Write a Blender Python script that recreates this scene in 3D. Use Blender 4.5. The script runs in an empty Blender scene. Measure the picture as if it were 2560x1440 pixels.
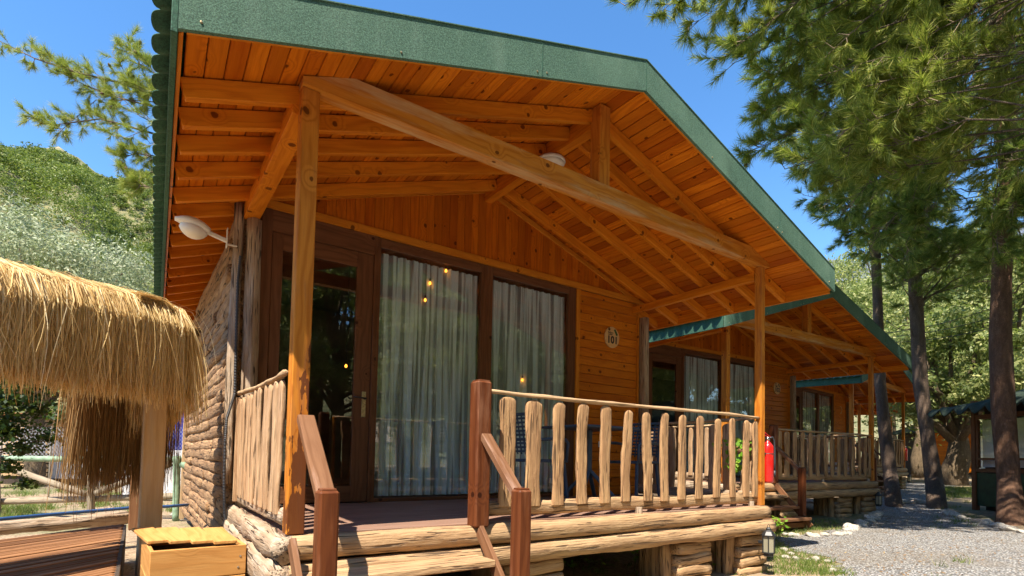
import bpy, math, random
import numpy as np
from mathutils import Vector, Matrix, noise
random.seed(7); RNG = np.random.default_rng(11)
S = bpy.context.scene; COL = S.collection
# ------------------------------------------------------------------ camera
YAW, PITCH, ROLL, F = .6125, .042, .0204, 1350.93
CAMP = Vector((-.7115, -3.2837, .4688)); PCX, PCY = 1293.99, 1086.58
fw0 = Vector((math.sin(YAW), math.cos(YAW), 0)); rt0 = Vector((math.cos(YAW), -math.sin(YAW), 0)); up0 = Vector((0, 0, 1))
FW = fw0*math.cos(PITCH)+up0*math.sin(PITCH); u2 = up0*math.cos(PITCH)-fw0*math.sin(PITCH)
RT = rt0*math.cos(ROLL)+u2*math.sin(ROLL); UP = u2*math.cos(ROLL)-rt0*math.sin(ROLL)
cd = bpy.data.cameras.new('camera'); cam = bpy.data.objects.new('camera', cd); COL.objects.link(cam); S.camera = cam
cd.sensor_width = 36; cd.lens = F/2560*36; cd.shift_x = (1280-PCX)/2560; cd.shift_y = (PCY-720)/2560
cd.clip_start = .05; cd.clip_end = 2000
mw = Matrix((RT, UP, -FW)).transposed().to_4x4(); mw.translation = CAMP; cam.matrix_world = mw
# ------------------------------------------------------------------ light
SUN = Vector((-.5, -.3, 1)).normalized()
W_ = bpy.data.worlds.new("World"); S.world = W_; W_.use_nodes = True
nt = W_.node_tree; sky = nt.nodes.new('ShaderNodeTexSky'); sky.sky_type = 'NISHITA'; sky.sun_disc = False
sky.sun_elevation = math.asin(SUN.z); sky.sun_rotation = math.atan2(SUN.x, SUN.y)
sky.altitude = 300; sky.air_density = 1.0; sky.dust_density = 0; sky.ozone_density = 1.6
hs = nt.nodes.new('ShaderNodeHueSaturation'); hs.inputs['Saturation'].default_value = 1.24; nt.links.new(sky.outputs[0], hs.inputs['Color']); nt.links.new(hs.outputs[0], nt.nodes['Background'].inputs[0]); nt.nodes['Background'].inputs[1].default_value = .135
ld = bpy.data.lights.new('sun', 'SUN'); ld.energy = 4.9; ld.angle = math.radians(.55); ld.color = (1, .90, .75)
lo = bpy.data.objects.new('sun', ld); COL.objects.link(lo); lo.rotation_euler = SUN.to_track_quat('Z', 'Y').to_euler()
lo.location = (-8, -5, 16)
S.view_settings.view_transform = 'Standard'; S.view_settings.look = 'None'; S.view_settings.gamma = 1
S.view_settings.exposure = 1.22
S.cycles.max_bounces = 8; S.cycles.diffuse_bounces = 4; S.cycles.glossy_bounces = 4; S.cycles.transparent_max_bounces = 16
# ------------------------------------------------------------------ helpers
def ray(px, py): return FW+RT*((px-PCX)/F)-UP*((py-PCY)/F)
def at(px, py, depth): return CAMP+ray(px, py)*depth
def onplane(px, py, ax, val):
    d = ray(px, py); return CAMP+d*((val-CAMP[ax])/d[ax])
class MB:
    def __init__(s): s.v = []; s.f = []; s.w = []; s.m = []
    def add(s, vs, fs, ws, mi=0):
        b = len(s.v); s.v += [tuple(x) for x in vs]; s.w += [tuple(x) for x in ws]
        s.f += [tuple(b+i for i in f) for f in fs]; s.m += [mi]*len(fs)
    def box(s, c, size, R=None, ch=.003, mi=0, along=None):
        h = [x/2 for x in size]; ch = min(ch, min(h)*.45); c = Vector(c)
        o = Vector([random.uniform(-50, 50) for _ in range(3)])
        k = along if along is not None else max(range(3), key=lambda i: h[i])
        vs, ws = [], []
        for sx in (-1, 1):
            for sy in (-1, 1):
                for sz in (-1, 1):
                    for a in range(3):
                        p = [sx*(h[0]-ch), sy*(h[1]-ch), sz*(h[2]-ch)]; p[a] += (sx, sy, sz)[a]*ch
                        q = Vector(p); ws.append(Vector((q[k], q[(k+1) % 3], q[(k+2) % 3]))+o)
                        vs.append(c+(R @ q if R else q))
        def i(sx, sy, sz, a): return ((sx > 0)*4+(sy > 0)*2+(sz > 0))*3+a
        fs = []
        for a in range(3):
            b, d = (a+1) % 3, (a+2) % 3
            for sg in (-1, 1):
                q = []
                for sb, sd in ((-1, -1), (1, -1), (1, 1), (-1, 1)):
                    t = [0, 0, 0]; t[a] = sg; t[b] = sb; t[d] = sd; q.append(i(*t, a))
                fs.append(q if sg > 0 else q[::-1])
            for sb in (-1, 1):
                for sd in (-1, 1):
                    t0 = [0, 0, 0]; t1 = [0, 0, 0]; t0[a] = -1; t1[a] = 1
                    for t in (t0, t1): t[b] = sb; t[d] = sd
                    q = [i(*t0, b), i(*t1, b), i(*t1, d), i(*t0, d)]
                    fs.append(q if sb*sd < 0 else q[::-1])
        for sx in (-1, 1):
            for sy in (-1, 1):
                for sz in (-1, 1):
                    q = [i(sx, sy, sz, 0), i(sx, sy, sz, 1), i(sx, sy, sz, 2)]
                    fs.append(q if sx*sy*sz > 0 else q[::-1])
        s.add(vs, fs, ws, mi)
    def bb(s, x0, x1, y0, y1, z0, z1, **k):
        s.box(((x0+x1)/2, (y0+y1)/2, (z0+z1)/2), (abs(x1-x0), abs(y1-y0), abs(z1-z0)), **k)
    def beam(s, p0, p1, w, h, up=(0, 0, 1), **k):
        p0, p1 = Vector(p0), Vector(p1); x = (p1-p0).normalized(); y = Vector(up).cross(x).normalized(); z = x.cross(y)
        s.box((p0+p1)/2, ((p1-p0).length, w, h), R=Matrix((x, y, z)).transposed(), along=0, **k)
    def tube(s, pts, rad, seg=8, mi=0, cap=True, ry=None, up=(0, 0, 1), nz=0, nf=6, sq=1.0):
        pts = [Vector(p) for p in pts]; n = len(pts)
        if not hasattr(rad, '__len__'): rad = [rad]*n
        if ry is None: ry = rad
        elif not hasattr(ry, '__len__'): ry = [ry]*n
        o = Vector([random.uniform(-50, 50) for _ in range(3)]); vs, ws, L = [], [], 0; py = None
        for i, p in enumerate(pts):
            t = (pts[min(i+1, n-1)]-pts[max(i-1, 0)]).normalized()
            if i: L += (p-pts[i-1]).length
            if py is None:
                y = Vector(up).cross(t)
                if y.length < 1e-3: y = Vector((1, 0, 0)).cross(t)
            else: y = py-t*py.dot(t)
            y.normalize(); py = y; z = t.cross(y)
            for j in range(seg):
                a = 2*math.pi*j/seg; ca, sa = math.cos(a), math.sin(a)
                if sq != 1: ca = math.copysign(abs(ca)**sq, ca); sa = math.copysign(abs(sa)**sq, sa)
                q = Vector((L, ca*rad[i], sa*ry[i]))
                k = 1+nz*noise.noise((q*nf)*Vector((0, 0, 0)).length+Vector((L*nf, ca*1.4, sa*1.4))+o) if nz else 1
                if nz: k += nz*.45*noise.noise(Vector((L*nf*3.1, ca*3, sa*3))+o)
                vs.append(p+y*ca*rad[i]*k+z*sa*ry[i]*k); ws.append(q+o)
        fs = [(i*seg+j, i*seg+(j+1) % seg, (i+1)*seg+(j+1) % seg, (i+1)*seg+j) for i in range(n-1) for j in range(seg)]
        if cap: fs += [tuple(range(seg))[::-1], tuple((n-1)*seg+j for j in range(seg))]
        s.add(vs, fs, ws, mi)
    def log(s, p0, p1, r, ry=None, n=14, seg=12, nz=.25, nf=5, bow=.01, mi=0, up=(0, 0, 1), rnd=0, sq=1.0):
        p0, p1 = Vector(p0), Vector(p1); ph = random.uniform(0, 6.28); L = (p1-p0).length
        side = Vector((random.uniform(-1, 1), random.uniform(-1, 1), random.uniform(-1, 1)))*bow
        ts = [i/(n-1) for i in range(n)]
        if rnd: ts = [0, .004]+[.01+.9*t for t in ts[1:-1]]+[.94, .965, .985, .995, 1]
        pts = [p0.lerp(p1, t)+side*math.sin(3.1*t*1.3+ph) for t in ts]
        def k(t):
            if not rnd: return 1
            e = (1-t)*L
            return math.sqrt(max(.02, 1-(1-e/rnd)**2)) if e < rnd else 1
        ra = [r*k(t)*(1+.06*math.sin(5*t+ph)) for t in ts]; rb = [(ry or r)*(k(t)*.5+.5) for t in ts]
        s.tube(pts, ra, seg=seg, ry=rb, nz=nz, nf=nf, mi=mi, up=up, sq=sq)
    def lathe(s, c, prof, seg=24, mi=0, axis=(0, 0, 1)):
        c = Vector(c); R = Vector(axis).to_track_quat('Z', 'Y').to_matrix()
        vs = [c+R @ Vector((r*math.cos(6.28318*j/seg), r*math.sin(6.28318*j/seg), z)) for r, z in prof for j in range(seg)]
        n = len(prof)
        fs = [(i*seg+j, i*seg+(j+1) % seg, (i+1)*seg+(j+1) % seg, (i+1)*seg+j) for i in range(n-1) for j in range(seg)]
        fs += [tuple(range(seg))[::-1], tuple((n-1)*seg+j for j in range(seg))]
        s.add(vs, fs, [v-c for v in vs], mi)
    def prism(s, poly, d, mi=0, along=0):   # poly of 3D points, extruded by vector d
        d = Vector(d); P = [Vector(p) for p in poly]; n = len(P); o = Vector([random.uniform(-50, 50) for _ in range(3)])
        nn = (P[1]-P[0]).cross(P[2]-P[0])
        if nn.dot(d) > 0: P = P[::-1]
        vs = P+[p+d for p in P]; fs = [tuple(range(n)), tuple(range(2*n-1, n-1, -1))]+[(i, n+i, n+(i+1) % n, (i+1) % n)[::1] for i in range(n)]
        ws = [Vector((v[along], v[(along+1) % 3], v[(along+2) % 3]))+o for v in vs]
        s.add(vs, fs, ws, mi)
    def build(s, name, mats, parent=None, smooth=False, **props):
        me = bpy.data.meshes.new(name); me.from_pydata(s.v, [], s.f); a = me.attributes.new('wc', 'FLOAT_VECTOR', 'POINT')
        a.data.foreach_set('vector', np.array(s.w, dtype=np.float32).ravel())
        for m in (mats if isinstance(mats, (list, tuple)) else [mats]): me.materials.append(m)
        me.polygons.foreach_set('material_index', s.m)
        if smooth: me.polygons.foreach_set('use_smooth', [True]*len(me.polygons))
        me.update(); return link(name, me, parent, **props)
def link(name, me, parent=None, **props):
    o = bpy.data.objects.new(name, me); COL.objects.link(o)
    if parent: o.parent = parent
    for k, v in props.items(): o[k] = v
    return o
def npmesh(name, V, Fc, mats, parent=None, smooth=False, mi=None, **props):   # Fc: (n,3) or (n,4) int array
    me = bpy.data.meshes.new(name); n, k = Fc.shape
    me.vertices.add(len(V)); me.vertices.foreach_set('co', V.astype(np.float32).ravel())
    me.loops.add(n*k); me.loops.foreach_set('vertex_index', Fc.astype(np.int32).ravel())
    me.polygons.add(n); me.polygons.foreach_set('loop_start', np.arange(0, n*k, k, dtype=np.int32)); me.polygons.foreach_set('loop_total', np.full(n, k, dtype=np.int32))
    for m in (mats if isinstance(mats, (list, tuple)) else [mats]): me.materials.append(m)
    if mi is not None: me.polygons.foreach_set('material_index', mi.astype(np.int32))
    if smooth: me.polygons.foreach_set('use_smooth', np.ones(n, dtype=bool))
    me.update(); me.validate(); return link(name, me, parent, **props)
def thing(name, label, cat, loc=(0, 0, 0), rz=0, group=None):
    o = bpy.data.objects.new(name, None); COL.objects.link(o); o.location = loc; o.rotation_euler = (0, 0, rz)
    o['label'] = label; o['category'] = cat; o.empty_display_size = .1
    if group: o['group'] = group
    return o
def copy_tree(o, parent=None):
    c = o.copy(); COL.objects.link(c); c.parent = parent
    for ch in o.children: copy_tree(ch, c)
    return c
# ------------------------------------------------------------------ materials
def mat(name):
    m = bpy.data.materials.new(name); m.use_nodes = True; t = m.node_tree; b = t.nodes['Principled BSDF']
    class N: pass
    n = N(); n.m = m; n.t = t; n.b = b
    def node(ty, **k):
        x = t.nodes.new('ShaderNode'+ty)
        for a, v in k.items(): setattr(x, a, v)
        return x
    def put(x, i, v):
        if v is None: return
        if hasattr(v, 'is_linked') or isinstance(v, bpy.types.NodeSocket): t.links.new(v, x.inputs[i])
        else: x.inputs[i].default_value = v
    def math_(op, a, b=None, c=None, clamp=False):
        x = node('Math', operation=op, use_clamp=clamp); put(x, 0, a); put(x, 1, b); put(x, 2, c); return x.outputs[0]
    def vmath(op, a, b=None):
        x = node('VectorMath', operation=op); put(x, 0, a); put(x, 1, b); return x.outputs[0]
    def noise_(v, sc=1, det=3, rough=.5, dist=0):
        x = node('TexNoise'); put(x, 'Vector', v); put(x, 'Scale', sc); put(x, 'Detail', det); put(x, 'Roughness', rough); put(x, 'Distortion', dist); return x.outputs['Fac']
    def mix(f, a, b, bt='MIX'):
        x = node('Mix', data_type='RGBA', blend_type=bt); put(x, 0, f); put(x, 6, a); put(x, 7, b); return x.outputs[2]
    def ss(v, a, b, c=0., d=1.):
        x = node('MapRange', interpolation_type='SMOOTHSTEP'); put(x, 0, v); put(x, 1, a); put(x, 2, b); put(x, 3, c); put(x, 4, d); return x.outputs[0]
    def bump(h, st=.3, d=.01, nrm=None):
        x = node('Bump'); put(x, 'Height', h); put(x, 'Strength', st); put(x, 'Distance', d); put(x, 'Normal', nrm); t.links.new(x.outputs[0], b.inputs['Normal']); return x.outputs[0]
    n.node, n.put, n.math, n.vmath, n.noise, n.mix, n.ss, n.bump = node, put, math_, vmath, noise_, mix, ss, bump
    n.attr = lambda a='wc': node('Attribute', attribute_name=a).outputs['Vector']
    n.island = lambda: node('NewGeometry').outputs['Random Per Island']
    n.obj = lambda: node('TexCoord').outputs['Object']
    n.pos = lambda: node('NewGeometry').outputs['Position']
    n.set = lambda **k: [put(b, {'col': 'Base Color', 'rough': 'Roughness', 'metal': 'Metallic', 'coat': 'Coat Weight', 'spec': 'Specular IOR Level'}[a], v) for a, v in k.items()]
    return n
def c4(c): return (*c, 1)
def scale(c, k): return tuple(x*k for x in c)
def wood(name, base, dark, rough=.45, coat=0, var=.35, knots=.8, grain=.5, weather=0, wcol=(.45, .4, .33), bumpst=.15, hue=.0, rings=34):
    n = mat(name); w = n.attr()
    wob = n.noise(n.vmath('MULTIPLY', w, (1.1, 7, 7)), 1, 3)
    sep = n.node('SeparateXYZ'); n.put(sep, 0, w)
    yz = n.math('ADD', sep.outputs[1], n.math('MULTIPLY', sep.outputs[2], .83))
    cmb = n.node('CombineXYZ'); n.put(cmb, 0, n.math('MULTIPLY', sep.outputs[0], .8)); n.put(cmb, 1, yz)
    vo = n.node('TexVoronoi', voronoi_dimensions='2D'); n.put(vo, 'Vector', cmb.outputs[0]); n.put(vo, 'Scale', 5.2)
    sc = n.node('SeparateColor'); n.put(sc, 0, vo.outputs['Color'])
    on = n.ss(sc.outputs[0], 1-.55*knots, 1-.55*knots+.02)
    rad = n.math('MULTIPLY', n.math('ADD', n.math('MULTIPLY', sc.outputs[1], .055), .028), on)
    kd = n.math('MULTIPLY_ADD', n.noise(n.vmath('MULTIPLY', w, (14, 30, 30)), 1, 2), .11, n.math('SUBTRACT', vo.outputs['Distance'], .055)); km = n.ss(n.math('SUBTRACT', kd, rad), .0, .03, 1, 0); km = n.math('MULTIPLY', km, on)
    halo = n.math('MULTIPLY', n.ss(vo.outputs['Distance'], .08, .38, 1, 0), on)
    s_ = n.math('ADD', n.math('MULTIPLY', yz, rings), n.math('ADD', n.math('MULTIPLY', wob, 9), n.math('MULTIPLY', halo, 3.2)))
    g = n.math('ADD', n.math('MULTIPLY', n.math('SINE', n.math('MULTIPLY', s_, 3.14)), .5), .5); g = n.math('POWER', g, 2.2)
    fib = n.noise(n.vmath('MULTIPLY', w, (3.5, 170, 170)), 1, 2)
    blot = n.noise(n.vmath('MULTIPLY', w, (1.6, 9, 9)), 1, 4, .6)
    col = n.mix(n.math('MULTIPLY', g, grain), c4(base), c4(dark))
    col = n.mix(n.ss(blot, .42, .75, 0, .55), col, c4(dark))
    isl = n.island()
    col = n.mix(n.ss(isl, 0, 1, 0, var), col, c4(scale(dark, .75)))
    if hue: col = n.mix(n.math('MULTIPLY', n.math('FRACT', n.math('MULTIPLY', isl, 7.3)), hue), col, c4((base[0]*1.12, base[1]*1.45, base[2]*1.9)))
    if weather:
        wm = n.noise(n.vmath('MULTIPLY', w, (1.3, 10, 10)), 1, 5, .65)
        col = n.mix(n.ss(wm, .62-.3*weather, .72, 0, .85), col, c4(wcol))
    col = n.mix(n.math('MULTIPLY', fib, .35), col, c4(scale(dark, .55)))
    col = n.mix(n.math('MULTIPLY', km, .85), col, c4((dark[0]*.22, dark[1]*.18, dark[2]*.2)))
    n.set(col=col, rough=n.ss(fib, .3, .8, rough, rough+.18), coat=coat*.12, spec=.14)
    n.b.inputs['Coat Roughness'].default_value = .25
    n.bump(n.math('ADD', n.math('ADD', fib, n.math('MULTIPLY', g, .4)), n.math('MULTIPLY', blot, .6)), bumpst, .006)
    return n.m
def barklog(name, a, b, cc, crack=.8, bst=.6):
    n = mat(name); w = n.attr()
    big = n.noise(n.vmath('MULTIPLY', w, (2.6, 9, 9)), 1, 5, .65); fib = n.noise(n.vmath('MULTIPLY', w, (3, 70, 70)), 1, 4, .6)
    ck = n.noise(n.vmath('MULTIPLY', w, (3.2, 62, 62)), 1, 2, .5, .6); ckm = n.math('MULTIPLY', n.ss(ck, .34, .41, 1, 0), crack)
    pit = n.node('TexVoronoi'); n.put(pit, 'Vector', n.vmath('MULTIPLY', w, (14, 34, 34))); pm = n.ss(pit.outputs['Distance'], .1, .35, 1, 0)
    col = n.mix(n.ss(big, .38, .62), c4(a), c4(b)); col = n.mix(n.math('MULTIPLY', n.ss(fib, .35, .7), .6), col, c4(cc))
    col = n.mix(n.math('MULTIPLY', n.island(), .4), col, c4(scale(cc, .9)))
    col = n.mix(n.math('MULTIPLY', pm, n.ss(big, .5, .7, 0, .5)), col, c4(scale(cc, .5)))
    col = n.mix(ckm, col, c4(scale(cc, .22))); n.set(col=col, rough=.85)
    n.bump(n.math('SUBTRACT', n.math('ADD', n.math('MULTIPLY', big, 1.2), n.math('MULTIPLY', fib, .6)), n.math('MULTIPLY', ckm, .9)), bst, .02)
    return n.m
def plain(name, col, rough=.6, metal=0, nscale=0, namt=.3, coat=0, bst=0):
    n = mat(name); c = c4(col)
    if nscale:
        nn = n.noise(n.obj(), nscale, 4, .6); c = n.mix(n.ss(nn, .3, .7), c4(scale(col, 1-namt)), c4(scale(col, 1+namt)))
        if bst: n.bump(nn, bst, .01)
    n.set(col=c, rough=rough, metal=metal, coat=coat); return n.m
M = {}
M['soffit'] = wood('varnished pine boards', (.82, .24, .010), (.44, .080, .003), .42, .25, .85, .75, .55, hue=.3)
M['rafter'] = wood('varnished rafters', (.84, .29, .018), (.54, .13, .006), .42, .2, .3, .7, .45)
M['tie'] = wood('varnished beam', (.72, .29, .035), (.46, .13, .01), .5, .15, .2, .7, .6, weather=.6, wcol=(.66, .46, .24), rings=26)
M['postwood'] = wood('pine post', (.68, .26, .035), (.40, .11, .01), .5, .1, .2, 1.0, .6, weather=.35, wcol=(.33, .14, .06), rings=30)
M['post2'] = wood('pale pine post', (.56, .30, .12), (.36, .15, .045), .6, 0, .2, .9, .5, weather=.3)
M['gable'] = wood('gable boards', (.74, .19, .008), (.36, .058, .002), .45, .15, .55, .8, .45, hue=.2)
M['hboard'] = wood('facade boards', (.74, .225, .012), (.40, .075, .003), .42, .25, .4, 1.2, .4, hue=.2)
M['trim'] = wood('light trim', (.76, .28, .025), (.50, .14, .01), .45, .15, .2, .7, .4)
M['frame'] = wood('brown window frame', (.22, .095, .045), (.10, .04, .018), .4, .2, .2, .3, .5)
M['stain'] = wood('red brown stained timber', (.165, .050, .016), (.08, .02, .007), .5, .1, .2, .3, .6, weather=.45, wcol=(.27, .12, .065))
M['stainworn'] = wood('worn handrail', (.25, .125, .065), (.12, .048, .02), .6, .0, .15, .2, .5, weather=.3, wcol=(.38, .24, .18))
M['picket'] = barklog('picket wood', (.62, .385, .185), (.46, .265, .125), (.25, .125, .055), .85, .6)
M['picketgrey'] = barklog('side picket wood', (.62, .43, .26), (.50, .32, .18), (.28, .14, .06), .75, .5)
M['log'] = barklog('pale peeled log', (.58, .39, .21), (.45, .28, .14), (.25, .14, .07), .9, .7)
M['oldlog'] = barklog('weathered grey log', (.60, .49, .37), (.44, .31, .20), (.22, .14, .085), .9, .9)
M['walllog'] = barklog('rough wall log', (.50, .31, .16), (.34, .19, .09), (.16, .08, .035), .95, 1.0)
M['rail'] = barklog('rail branch', (.60, .42, .24), (.50, .34, .19), (.34, .21, .11), .5, .5)
M['deck'] = wood('deck boards', (.33, .20, .145), (.20, .115, .085), .5, .0, .3, .1, .35, weather=.35, wcol=(.36, .26, .2))
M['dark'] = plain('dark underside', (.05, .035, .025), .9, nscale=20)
M['pane'] = plain('frosted lantern pane', (.30, .28, .20), .3)
M['gpanel'] = plain('dark green boards', (.015, .05, .02), .6, nscale=6)  # green darkened to carry the shade the kiosk stands in
M['white'] = plain('white plastic', (.72, .70, .66), .35, nscale=9, namt=.06)
M['diffuser'] = plain('milky diffuser', (.78, .74, .66), .3)
M['black'] = plain('black metal', (.02, .022, .025), .45)
M['rubber'] = plain('black conduit', (.035, .037, .045), .5)
M['red'] = plain('red enamel', (.62, .012, .010), .22, coat=.6)
M['steel'] = plain('steel', (.55, .55, .55), .3, 1)
M['brass'] = plain('worn brass plate', (.50, .38, .22), .38, .8, 60, .3)
M['chair'] = plain('slate blue plastic', (.045, .075, .12), .45)
M['signwood'] = wood('sign disc', (.80, .52, .24), (.66, .38, .15), .5, 0, .1, .1, .3)
M['ink'] = plain('sign ink', (.03, .022, .018), .6)
M['greenink'] = plain('sign leaf', (.04, .10, .025), .6)
M['box'] = wood('yellow pine box', (.72, .38, .13), (.50, .22, .06), .45, .1, .35, .12, .5)
M['newpost'] = wood('pale pergola post', (.62, .44, .25), (.46, .29, .14), .6, 0, .2, .1, .4, weather=.4, wcol=(.5, .4, .3))
M['slat'] = wood('brown slat', (.40, .20, .095), (.17, .075, .035), .6, 0, .9, .1, .4)
M['greenpole'] = plain('green painted pole', (.22, .33, .22), .7, nscale=14, namt=.25)
M['oldpole'] = barklog('old pole', (.42, .34, .24), (.36, .30, .2), (.22, .17, .12), .6, .5)
M['blue'] = plain('blue tank', (.012, .03, .30), .45, nscale=3, namt=.15)
M['hose'] = plain('blue hose', (.02, .07, .2), .5)
M['paint'] = plain('white wall paint', (.72, .72, .72), .8, nscale=5, namt=.06)
M['wire'] = plain('galvanised wire', (.5, .52, .55), .5, .5)
M['room'] = plain('room lining', (.20, .13, .08), .8, nscale=3)
M['roomfloor'] = plain('room floor', (.12, .07, .045), .6, nscale=3)
def bitumen(name, a, b, sc=260):
    n = mat(name); p = n.obj(); v = n.node('TexVoronoi'); n.put(v, 'Vector', p); n.put(v, 'Scale', sc); s_ = n.node('SeparateColor'); n.put(s_, 0, v.outputs['Color'])
    f = n.noise(p, sc*.45, 3, .7); l = n.noise(p, 1.6, 4, .6)
    col = n.mix(n.math('MULTIPLY', s_.outputs[0], .75), c4(a), c4(b)); col = n.mix(n.ss(f, .45, .62, 0, .7), col, c4(scale(a, .45)))
    col = n.mix(n.ss(l, .45, .75, 0, .35), col, c4((b[0]*1.25, b[1]*1.1, b[2]*1.1))); st = n.noise(n.vmath('MULTIPLY', p, (7, 7, .9)), 1, 4, .6); col = n.mix(n.ss(st, .5, .72, 0, .2), col, c4((b[0]*1.5, b[1]*1.15, b[2]*1.25))); col = n.mix(n.ss(n.noise(p, 3.1, 5, .7), .58, .7, 0, .3), col, c4(scale(a, .5))); n.set(col=col, rough=.85); n.bump(f, .5, .004); return n.m
M['fascia'] = bitumen('green mineral felt', (.040, .105, .068), (.14, .27, .19))
M['corr'] = bitumen('green corrugated sheet', (.022, .085, .055), (.05, .155, .10), 160)
M['darkroof'] = bitumen('darkened green sheet', (.012, .028, .018), (.035, .06, .04), 60)  # shade over the kiosk is put into these darker greens
def stained_post():
    m = M['postwood'].copy(); m.name = 'pine post with damp stain'; t = m.node_tree; b = t.nodes['Principled BSDF']
    src = b.inputs['Base Color'].links[0].from_socket
    tc = t.nodes.new('ShaderNodeTexCoord'); sx = t.nodes.new('ShaderNodeSeparateXYZ'); t.links.new(tc.outputs['Object'], sx.inputs[0])
    nz = t.nodes.new('ShaderNodeTexNoise'); nz.inputs['Scale'].default_value = 9; nz.inputs['Detail'].default_value = 6
    mp = t.nodes.new('ShaderNodeMapping'); mp.inputs['Scale'].default_value = (2.5, 2.5, .7); t.links.new(tc.outputs['Object'], mp.inputs[0]); t.links.new(mp.outputs[0], nz.inputs['Vector'])
    a = t.nodes.new('ShaderNodeMath'); a.operation = 'MULTIPLY_ADD'; t.links.new(nz.outputs[0], a.inputs[0]); a.inputs[1].default_value = -3.4
    z1 = t.nodes.new('ShaderNodeMath'); z1.operation = 'ADD'; t.links.new(sx.outputs[2], z1.inputs[0]); z1.inputs[1].default_value = 1.48; t.links.new(z1.outputs[0], a.inputs[2])
    x1 = t.nodes.new('ShaderNodeMath'); x1.operation = 'MULTIPLY_ADD'; t.links.new(sx.outputs[0], x1.inputs[0]); x1.inputs[1].default_value = -8.; t.links.new(a.outputs[0], x1.inputs[2])
    r = t.nodes.new('ShaderNodeMapRange'); t.links.new(x1.outputs[0], r.inputs[0]); r.inputs[1].default_value = .0; r.inputs[2].default_value = -.06; r.inputs[3].default_value = 0; r.inputs[4].default_value = .9
    mx = t.nodes.new('ShaderNodeMix'); mx.data_type = 'RGBA'; t.links.new(r.outputs[0], mx.inputs[0]); t.links.new(src, mx.inputs[6]); mx.inputs[7].default_value = (.10, .03, .012, 1)
    t.links.new(mx.outputs[2], b.inputs['Base Color']); return m
M['postL'] = stained_post()
def glass(name, tint=(.97, .985, .98)):
    n = mat(name); t = n.t; tr = n.node('BsdfTransparent'); tr.inputs[0].default_value = c4(tint); gl = n.node('BsdfGlossy'); gl.inputs['Roughness'].default_value = .004
    fr = n.node('Fresnel'); fr.inputs[0].default_value = 1.5; k = n.math('MULTIPLY', n.math('MULTIPLY_ADD', fr.outputs[0], 2.6, .04, True), n.math('SUBTRACT', 1., n.node('NewGeometry').outputs['Backfacing']))
    mx = n.node('MixShader'); n.put(mx, 0, k); t.links.new(tr.outputs[0], mx.inputs[1]); t.links.new(gl.outputs[0], mx.inputs[2])
    t.links.new(mx.outputs[0], t.nodes['Material Output'].inputs[0]); return n.m
M['glass'] = glass('window glass'); M['lampglass'] = glass('lantern glass', (.8, .75, .6))
def curtain():
    n = mat('sheer curtain'); t = n.t; n.set(col=(.74, .87, .93, 1), rough=.9); tr = n.node('BsdfTransparent'); tl = n.node('BsdfTranslucent'); tl.inputs[0].default_value = (.8, .84, .84, 1)
    w = n.attr(); f = n.noise(n.vmath('MULTIPLY', w, (.8, 21, 1)), 1, 1)
    m1 = n.node('MixShader'); m1.inputs[0].default_value = .12; t.links.new(n.b.outputs[0], m1.inputs[1]); t.links.new(tl.outputs[0], m1.inputs[2])
    m2 = n.node('MixShader'); n.put(m2, 0, n.ss(f, .46, .60, .0, .6)); t.links.new(m1.outputs[0], m2.inputs[1]); t.links.new(tr.outputs[0], m2.inputs[2])
    t.links.new(m2.outputs[0], t.nodes['Material Output'].inputs[0]); return n.m
M['curtain'] = curtain()
def emis(name, c, s):
    n = mat(name); n.set(col=c4(c)); n.b.inputs['Emission Color'].default_value = c4(c); n.b.inputs['Emission Strength'].default_value = s; return n.m
M['bulb'] = emis('warm filament bulb', (1, .30, .03), 2.4)
def leafmat(name, a, b, cc=None, trans=.35, rough=.5, big=0, tc=(.30, .42, .04, 1)):
    n = mat(name); t = n.t; r = n.island(); col = n.mix(r, c4(a), c4(b))
    if cc: col = n.mix(n.ss(n.math('FRACT', n.math('MULTIPLY', r, 13.7)), .8, .95), col, c4(cc))
    if big: col = n.mix(n.ss(n.noise(n.pos(), big, 3), .4, .65, 0, .7), col, c4(scale(b, .8)))
    n.set(col=col, rough=rough, spec=.3); tl = n.node('BsdfTranslucent'); n.put(tl, 0, n.mix(.5, col, tc))
    m1 = n.node('MixShader'); m1.inputs[0].default_value = trans; t.links.new(n.b.outputs[0], m1.inputs[1]); t.links.new(tl.outputs[0], m1.inputs[2])
    t.links.new(m1.outputs[0], t.nodes['Material Output'].inputs[0]); return n.m
M['needle'] = leafmat('pine needles', (.44, .46, .085), (.12, .20, .045), (.72, .68, .22), .4)
M['needledark'] = leafmat('dark pine needles', (.26, .34, .07), (.06, .13, .035), (.60, .58, .18), .4)
M['needleold'] = leafmat('straggling needles', (.28, .34, .07), (.08, .15, .04), (.50, .42, .15), .4)
M['olive'] = leafmat('olive leaves', (.36, .38, .14), (.13, .19, .06), (.56, .55, .24), .4)
M['olivesil'] = leafmat('silvery olive leaves', (.46, .50, .32), (.18, .25, .13), (.58, .60, .42), .3, tc=(.4, .46, .2, 1))
M['leafdark'] = leafmat('shaded shrub leaves', (.03, .07, .02), (.012, .035, .012), (.08, .12, .03), .25)  # shade under the awning is put into these dark leaf greens
M['leafbright'] = leafmat('bright young leaves', (.22, .42, .03), (.10, .28, .02), (.35, .5, .06), .4)
M['grass'] = leafmat('grass', (.18, .24, .05), (.08, .15, .03), (.38, .34, .14), .3)
M['hillleaf'] = leafmat('hillside pine crowns', (.24, .29, .05), (.07, .12, .028), (.36, .36, .12), .3, big=.13)
M['litter'] = leafmat('dry leaf litter', (.30, .18, .08), (.16, .09, .04), (.42, .30, .14), .1, .8, tc=(.3, .18, .08, 1))
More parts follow.
